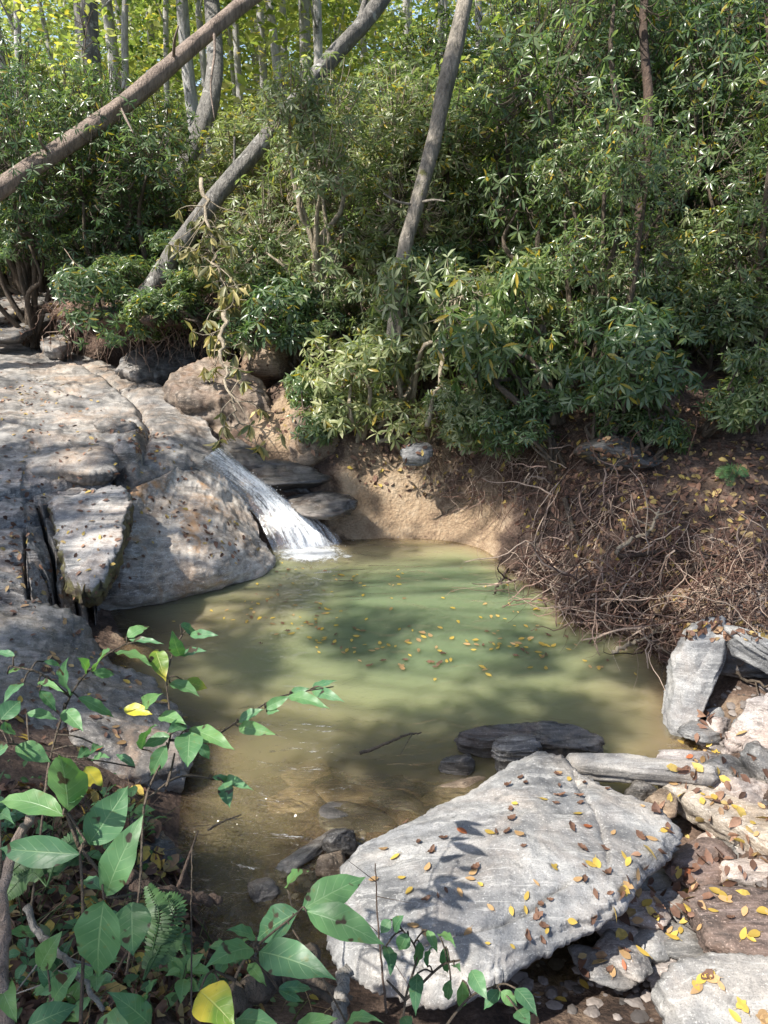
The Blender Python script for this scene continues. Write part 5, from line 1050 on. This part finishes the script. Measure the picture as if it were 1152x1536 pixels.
leafy_shrub('small bushy plant with drooping leaves in front of the big boulder', [[(600,1590,1.45),(608,1500,1.5),(625,1430,1.52),(600,1390,1.55)], [(608,1500,1.5),(660,1450,1.5),(690,1440,1.5)], [(640,1580,1.4),(700,1500,1.45),(740,1480,1.45)], [(608,1500,1.5),(580,1470,1.5)]],
    [(30,590,60,545,40,1.5),(70,600,45,650,46,1.5),(5,640,20,730,46,1.5),(105,625,95,700,36,1.5),(130,590,160,660,30,1.52),(165,605,215,640,30,1.5),(185,640,190,720,34,1.5),(210,700,230,715,24,1.5),(100,720,95,850,44,1.45),(200,740,190,800,34,1.45),(235,740,230,830,40,1.45),(262,712,310,800,52,1.42),(345,770,300,830,40,1.42),(350,775,400,820,40,1.4),(395,765,460,850,50,1.38),(400,830,440,880,50,1.36),(60,850,80,905,40,1.4),(130,700,150,640,24,1.5),(20,560,-10,600,36,1.5)], 806, off=(576, 1100), sc=.5)
# brown sapling stem at the frame edge, sticks, driftwood
def stick(name, label, pts, r0, r1, mat, cat, seed, br=0):
    g = R(seed); p = resample(px_path(pts), 24); p[1:-1] += g.normal(size=(22, 3)) * r0 * .25; mb = MB(); tube(mb, p, np.linspace(r0, r1, 24), 8, .25, seed)
    for k in range(br):
        a = p[g.integers(6, 22)]; e = a + g.normal(size=3) * .09; tube(mb, resample([a, (a + e) / 2, e], 6), np.linspace(r1 * .7, r1 * .2, 6), 5)
    return solid(name, mb, M[mat], label, cat)
stick('bent_sapling', 'brown bent sapling stem without leaves at the edge of the bank', [(15,1600,1.1),(8,1500,1.12),(2,1400,1.15),(12,1300,1.2),(45,1225,1.25),(60,1200,1.27)], .012, .008, 'bark_brown', 'stem', 821)
stick('fallen_branch', 'grey dead stick slanting through the leaf litter', [(38,1360,1.42),(60,1405,1.4),(100,1440,1.38),(130,1480,1.36),(155,1515,1.34)], .007, .004, 'wood_grey', 'stick', 822, 5)
stick('fallen_branch', 'short weathered grey stake standing against the big boulder', [(508,1560,1.55),(510,1520,1.6),(513,1480,1.66),(516,1455,1.7)], .017, .013, 'wood_grey', 'stick', 823)
stick('rotten_log', 'rotten reddish log lying in the dark outflow', [(330,1500,1.66),(390,1480,1.7),(430,1450,1.76),(470,1430,1.82)], .035, .025, 'stem', 'log', 824, 2)
stick('fallen_branch', 'brown branch across the outflow below the ripples', [(190,1315,1.75),(230,1335,1.78),(290,1345,1.85),(330,1350,1.9)], .018, .010, 'bark_red', 'stick', 825, 4)
stick('dry_stalk', 'thin straight dry stalk standing before the outflow', [(288,1560,1.5),(287,1460,1.55),(287,1350,1.6),(288,1272,1.65)], .0022, .0012, 'stem', 'stalk', 826)
stick('dry_stalk', 'thin flower stalk with a faded brown head against the big boulder', [(580,1520,1.6),(572,1440,1.65),(566,1370,1.7),(563,1295,1.75)], .003, .0015, 'bark_red', 'stalk', 827, 4)
stick('fallen_branch', 'bare black twig half sunk in the pool', [(540,1130,3.4),(580,1115,3.45),(610,1102,3.5),(632,1098,3.5)], .008, .004, 'stem', 'stick', 828, 3)
stick('fallen_branch', 'small stick across the water in front of the ledge', [(312,1245,2.4),(335,1232,2.45),(362,1222,2.5)], .004, .002, 'stem', 'stick', 829, 0)
# seedlings filling the bank
def seedling_mesh(seed):
    g = R(seed); st = MB(); top = np.array([g.normal() * .04, g.normal() * .04, g.uniform(.12, .24)]); p = resample([(0, 0, -.02), top * .5 + g.normal(size=3) * .01, top], 8); tube(st, p, np.linspace(.0022, .001, 8), 5); mb = MB()
    for k in range(8):
        a = k * 2.4 + g.normal() * .3; b = p[min(7, 3 + k // 2)]; d = np.array([math.cos(a), math.sin(a), g.uniform(-.3, .3)]); L = g.uniform(.05, .095); blade(mb, b + d * .012, b + d * L, L * .5, np.array([0, 0, 1.]) + .3 * g.normal(size=3), .1, .25, 9, 5)
    return st.mesh('stem', M['stem']), mb.mesh('foliage', M['blade'], uv=True)
SD = [seedling_mesh(850 + k) for k in range(4)]; g = R(851)
for k, (u, v) in enumerate(poly_sample([(0,1190),(150,1190),(230,1290),(330,1400),(470,1536),(0,1536)], 18, g)):
    h = hit(u, v)
    if h is None or h[0][2] < .02 or h[2] > 3.5: continue
    o = empty('seedling', tuple(h[0]), 'small leafy green seedling growing in the litter under the big leaved shrub', 'seedling', 'seedlings on the near bank'); o.rotation_euler = (g.normal() * .2, g.normal() * .2, g.uniform(0, 6.28)); o.scale = (g.uniform(.7, 1.2),) * 3
    link('stem', SD[k % 4][0], o); link('foliage', SD[k % 4][1], o)
# ferns
M['fern'] = leaf_mat('fern_leaf', [(.035, .085, .028), (.055, .12, .04), (.08, .155, .055)], yfrac=.02, rough=.5, trans=.3)
def fern(label, base, fronds, seed, fl=.024):
    g = R(seed); b0 = PD(*base); o = empty('fern', tuple(b0), label, 'fern')
    for pts in fronds:
        p = resample(np.vstack([b0, px_path(pts)]), 34); mb = MB(); tube(mb, p, np.linspace(.0022, .0008, 34), 4, cap=False); T = nrm(np.gradient(p, axis=0)); s = np.linspace(0, 1, 34); up = np.array([0, -.45, .8]); k = np.arange(6, 34)
        wl = (fl * np.sin(np.pi * np.clip((s - .1) / .95, .02, 1)) ** .7 + .004)[k]
        for sg in (-1, 1): 
            S = nrm(np.cross(up, T[k])) * sg; leaves(mb, p[k], S + T[k] * .35 - np.array([0, 0, .12]), np.broadcast_to(up, S.shape) + .15 * g.normal(size=S.shape), wl, .0065, 'long', .1, .15)
        solid('frond', mb, M['fern'], parent=o)
fern('small fern arching at the edge of the dark outflow', (215,1470,1.45), [[(240,1420,1.5),(262,1360,1.55),(235,1345,1.6)], [(240,1430,1.5),(268,1400,1.55),(280,1430,1.6)], [(225,1440,1.48),(245,1425,1.5),(270,1400,1.52)], [(230,1420,1.5),(238,1370,1.5),(222,1330,1.55)]], 831)
fern('fern fronds under the big leaved shrub', (70,1330,1.5), [[(50,1310,1.52),(30,1320,1.52),(8,1345,1.5)], [(85,1300,1.55),(100,1280,1.6),(120,1290,1.6)], [(60,1300,1.55),(40,1290,1.55),(15,1310,1.5)], [(85,1290,1.55),(105,1262,1.6),(125,1262,1.6)]], 832)
fern('tiny fern growing on the sunlit root bank', (1098,724,5.06), [[(1088,705,5.05),(1078,715,5.0)], [(1108,702,5.05),(1120,714,5.0)], [(1097,700,5.05),(1094,728,4.9)]], 833, .05)
# grass and fine stems
g = R(840); n = 420; pts = poly_sample([(0,1200),(200,1200),(260,1300),(340,1400),(520,1536),(0,1536)], n, g); P = np.zeros((n, 8, 3)); ok = []
for k, (u, v) in enumerate(pts):
    h = BG.ray_cast(Vector(CAM), Vector(ray(u, v)).normalized(), 9)
    if h[0] is None: continue
    d = g.normal(size=3) * np.array([.5, .4, .15]) + np.array([0, 0, .75]); L = g.uniform(.05, .24); q = np.linspace(0, 1, 8)[:, None]; P[k] = np.array(h[0]) + d * q * L + np.array([*(g.normal(size=2) * .12), -.25]) * q ** 2 * L; ok.append(k)
mb = MB(); strands(mb, P[ok], np.linspace(.0022, .0006, 8)[None] * g.uniform(.5, 1.4, (len(ok), 1)), 3)
M['grass'] = island_mat('grass_and_stems', [(0., (.05, .09, .02)), (.35, (.10, .15, .04)), (.6, (.22, .18, .09)), (.85, (.30, .22, .13)), (1., (.12, .06, .04))], .6, .2)
solid('grass', mb, M['grass'], 'thin grass blades and dry stems on the bank under the shrub', 'grass', kind='stuff')
mb = MB(); n = 260; pts = poly_sample([(0,1150),(200,1190),(260,1300),(340,1400),(560,1536),(0,1536)], n, g); O = []
for u, v in pts:
    h = hit(u, v)
    if h and h[2] < 4 and h[0][2] > .03: O.append(h[0] + np.array([0, 0, g.uniform(.01, .1)]))
O = np.array(O); D = g.normal(size=O.shape) * np.array([1, 1, .35]); l = g.uniform(.015, .045, len(O)); leaves(mb, O, D, np.array([0, -.3, 1]) + .4 * g.normal(size=O.shape), l, l * .55, 'oval', .2, .2)
solid('ground_cover', mb, M['fern'], 'small green seedlings covering the bank', 'ground cover', kind='stuff')

# ------------------------------------------------------------------ added shade trees: crown gaps placed to let sun onto chosen spots
LIT = [(760,1310,.35,.78),(900,1270,.35,.45),(620,1400,.35,.4),(1090,1150,.2,.6),(1110,1060,.3,.4),(1090,1480,.2,.6),(1040,1020,.3,.3),(280,830,.3,.42),(210,880,.2,.25),(400,770,.3,.42),(330,720,.6,.25),(60,590,1.,.45),(110,640,.95,.4),(210,650,.9,.25),(110,710,.8,.3),(60,850,.5,.15),(170,770,.7,.15),(120,900,.3,.2),
       (600,745,.3,.3),(680,805,.1,.2),(500,850,0,.26),(440,940,0,.14),(565,900,0,.24),(705,955,0,.18),(640,1030,0,.12),(540,1000,0,.10),(470,1040,0,.27),(600,1005,0,.2),(390,1130,0,.34),(250,930,0,.25),(650,1025,0,.2),(880,1020,0,.12),(720,900,0,.12),(560,1060,0,.14),(1090,900,.4,.35),(1090,700,1.,.25),(950,840,.3,.12),(860,940,.1,.15),(540,560,1.1,.5),(850,430,1.9,.4),(640,620,1.,.22),(860,560,1.4,.15),(990,560,1.5,.15),(300,330,2.6,.6),(60,470,1.6,.5),(160,430,1.8,.4),(300,420,2.2,.5),(620,250,3.5,.7),(450,170,3.6,.8),(480,400,2.2,.7),(560,330,2.6,.6),(330,590,1.1,.25),(150,170,4.2,1.0),(250,110,4.5,.8),(850,130,3.6,.3),(1060,150,3.8,.5),(60,320,2.6,.5)]
LITW = [(PZ(u, v, z) if v > 400 else PY(u, v, 8.8), r) for u, v, z, r in LIT]
g = R(900); hub = {'a': [], 'b': [], 'c': []}; trunks = {'a': (-9.5, 2.0), 'b': (-8.5, -7.0), 'c': (-4.5, 12.5)}
N = 5200; cand = np.stack([g.uniform(-5.5, 6.5, N), g.uniform(.5, 13.5, N), 0 * g.uniform(0, 1, N)], 1); cand[:, 2] = np.clip((cand[:, 1] - 5.5) * .35, .1, 2.6); kept = 0
for c in cand:
    hh = g.uniform(6.8, 10.5); d = 9.
    pos = c + SUN * ((hh - c[2]) / SUN[2])
    ok = True
    for p, r in LITW:
        q = p + SUN * ((c[2] - p[2]) / SUN[2])
        if np.hypot(*(q[:2] - c[:2])) < r + .12 and g.random() < .97: ok = False; break
    if not ok or fbm(c[None] * 1.1, 3, 77)[0] < (-.3 if c[1] < 6.4 else (.6 if c[0] < .8 else .22)): continue
    k = min(trunks, key=lambda t: np.hypot(trunks[t][0] - pos[0], trunks[t][1] - pos[1])); hub[k].append(pos); kept += 1
for k, lab in (('a', 'tall added tree over the slab, crown gaps placed for sun patches'), ('b', 'added tree behind the viewer, crown shaped to cast dappled shade'), ('c', 'added tree over the thicket, crown shaped to let sun through')):
    C = np.array(hub[k]).reshape(-1, 3); x, y = trunks[k]; z = float(ground_z(np.array([x]), np.array([y]))[0]); o = empty('added_shade_tree', (x, y, z), lab, 'tree')
    tr = MB(); top = np.array([x + .6, y + .3, 11.5]); p = resample([(x, y, z - .2), (x + .1, y, 4), (x + .3, y + .2, 8), top], 24); tube(tr, p, np.linspace(.24, .08, 24), 10, .1, 3); solid('trunk', tr, M['bark_grey'], parent=o)
    if len(C):
        lb = MB(); 
        for c in C[::(70 if k == 'b' else 30)]: b = p[np.argmin(np.abs(p[:, 2] - c[2] + .8))]; tube(lb, resample([b, (b + c) / 2 + np.array([0, 0, .5]), c], 8), np.linspace(.03, .006, 8), 4, cap=False)
        solid('limb', lb, M['bark_grey'], parent=o); cr = MB(); clumps(cr, C, g, 54, .20, .085, 'oval'); solid('crown', cr, M['canopy'], parent=o)

# ------------------------------------------------------------------ light, sky, camera
w = bpy.data.worlds.new('World'); SC.world = w; w.use_nodes = True; nt = w.node_tree; nt.nodes.clear()
sky = nt.nodes.new('ShaderNodeTexSky'); sky.sky_type = 'NISHITA'; sky.sun_disc = False; el = math.asin(SUN[2]); rot = math.atan2(SUN[0], SUN[1])
sky.sun_elevation = el; sky.sun_rotation = rot; sky.air_density = 1.0; sky.dust_density = 2.0
bg = nt.nodes.new('ShaderNodeBackground'); bg.inputs[1].default_value = .15; ou = nt.nodes.new('ShaderNodeOutputWorld'); nt.links.new(sky.outputs[0], bg.inputs[0]); nt.links.new(bg.outputs[0], ou.inputs[0])
sl = bpy.data.lights.new('sun', 'SUN'); sl.energy = 5.0; sl.angle = math.radians(.53); sl.color = (1, .95, .86)
so = bpy.data.objects.new('sun', sl); COL.objects.link(so); so.rotation_euler = Vector(SUN).to_track_quat('Z', 'Y').to_euler(); so.location = (0, 0, 30)
cd = bpy.data.cameras.new('camera'); cd.sensor_fit = 'VERTICAL'; cd.sensor_height = 24; cd.lens = 24 * FP / 1536; cd.clip_end = 500; cd.clip_start = .02
co = bpy.data.objects.new('camera', cd); COL.objects.link(co); co.location = (0, 0, H); co.rotation_euler = (math.radians(90) - TH, 0, 0); SC.camera = co
vs = SC.view_settings; vs.view_transform = 'Standard'; vs.look = 'None'; vs.exposure = EXPO; vs.gamma = 1
SC.cycles.use_denoising = True; SC.cycles.max_bounces = 6; SC.cycles.diffuse_bounces = 3; SC.cycles.transparent_max_bounces = 8; SC.cycles.sample_clamp_indirect = 6
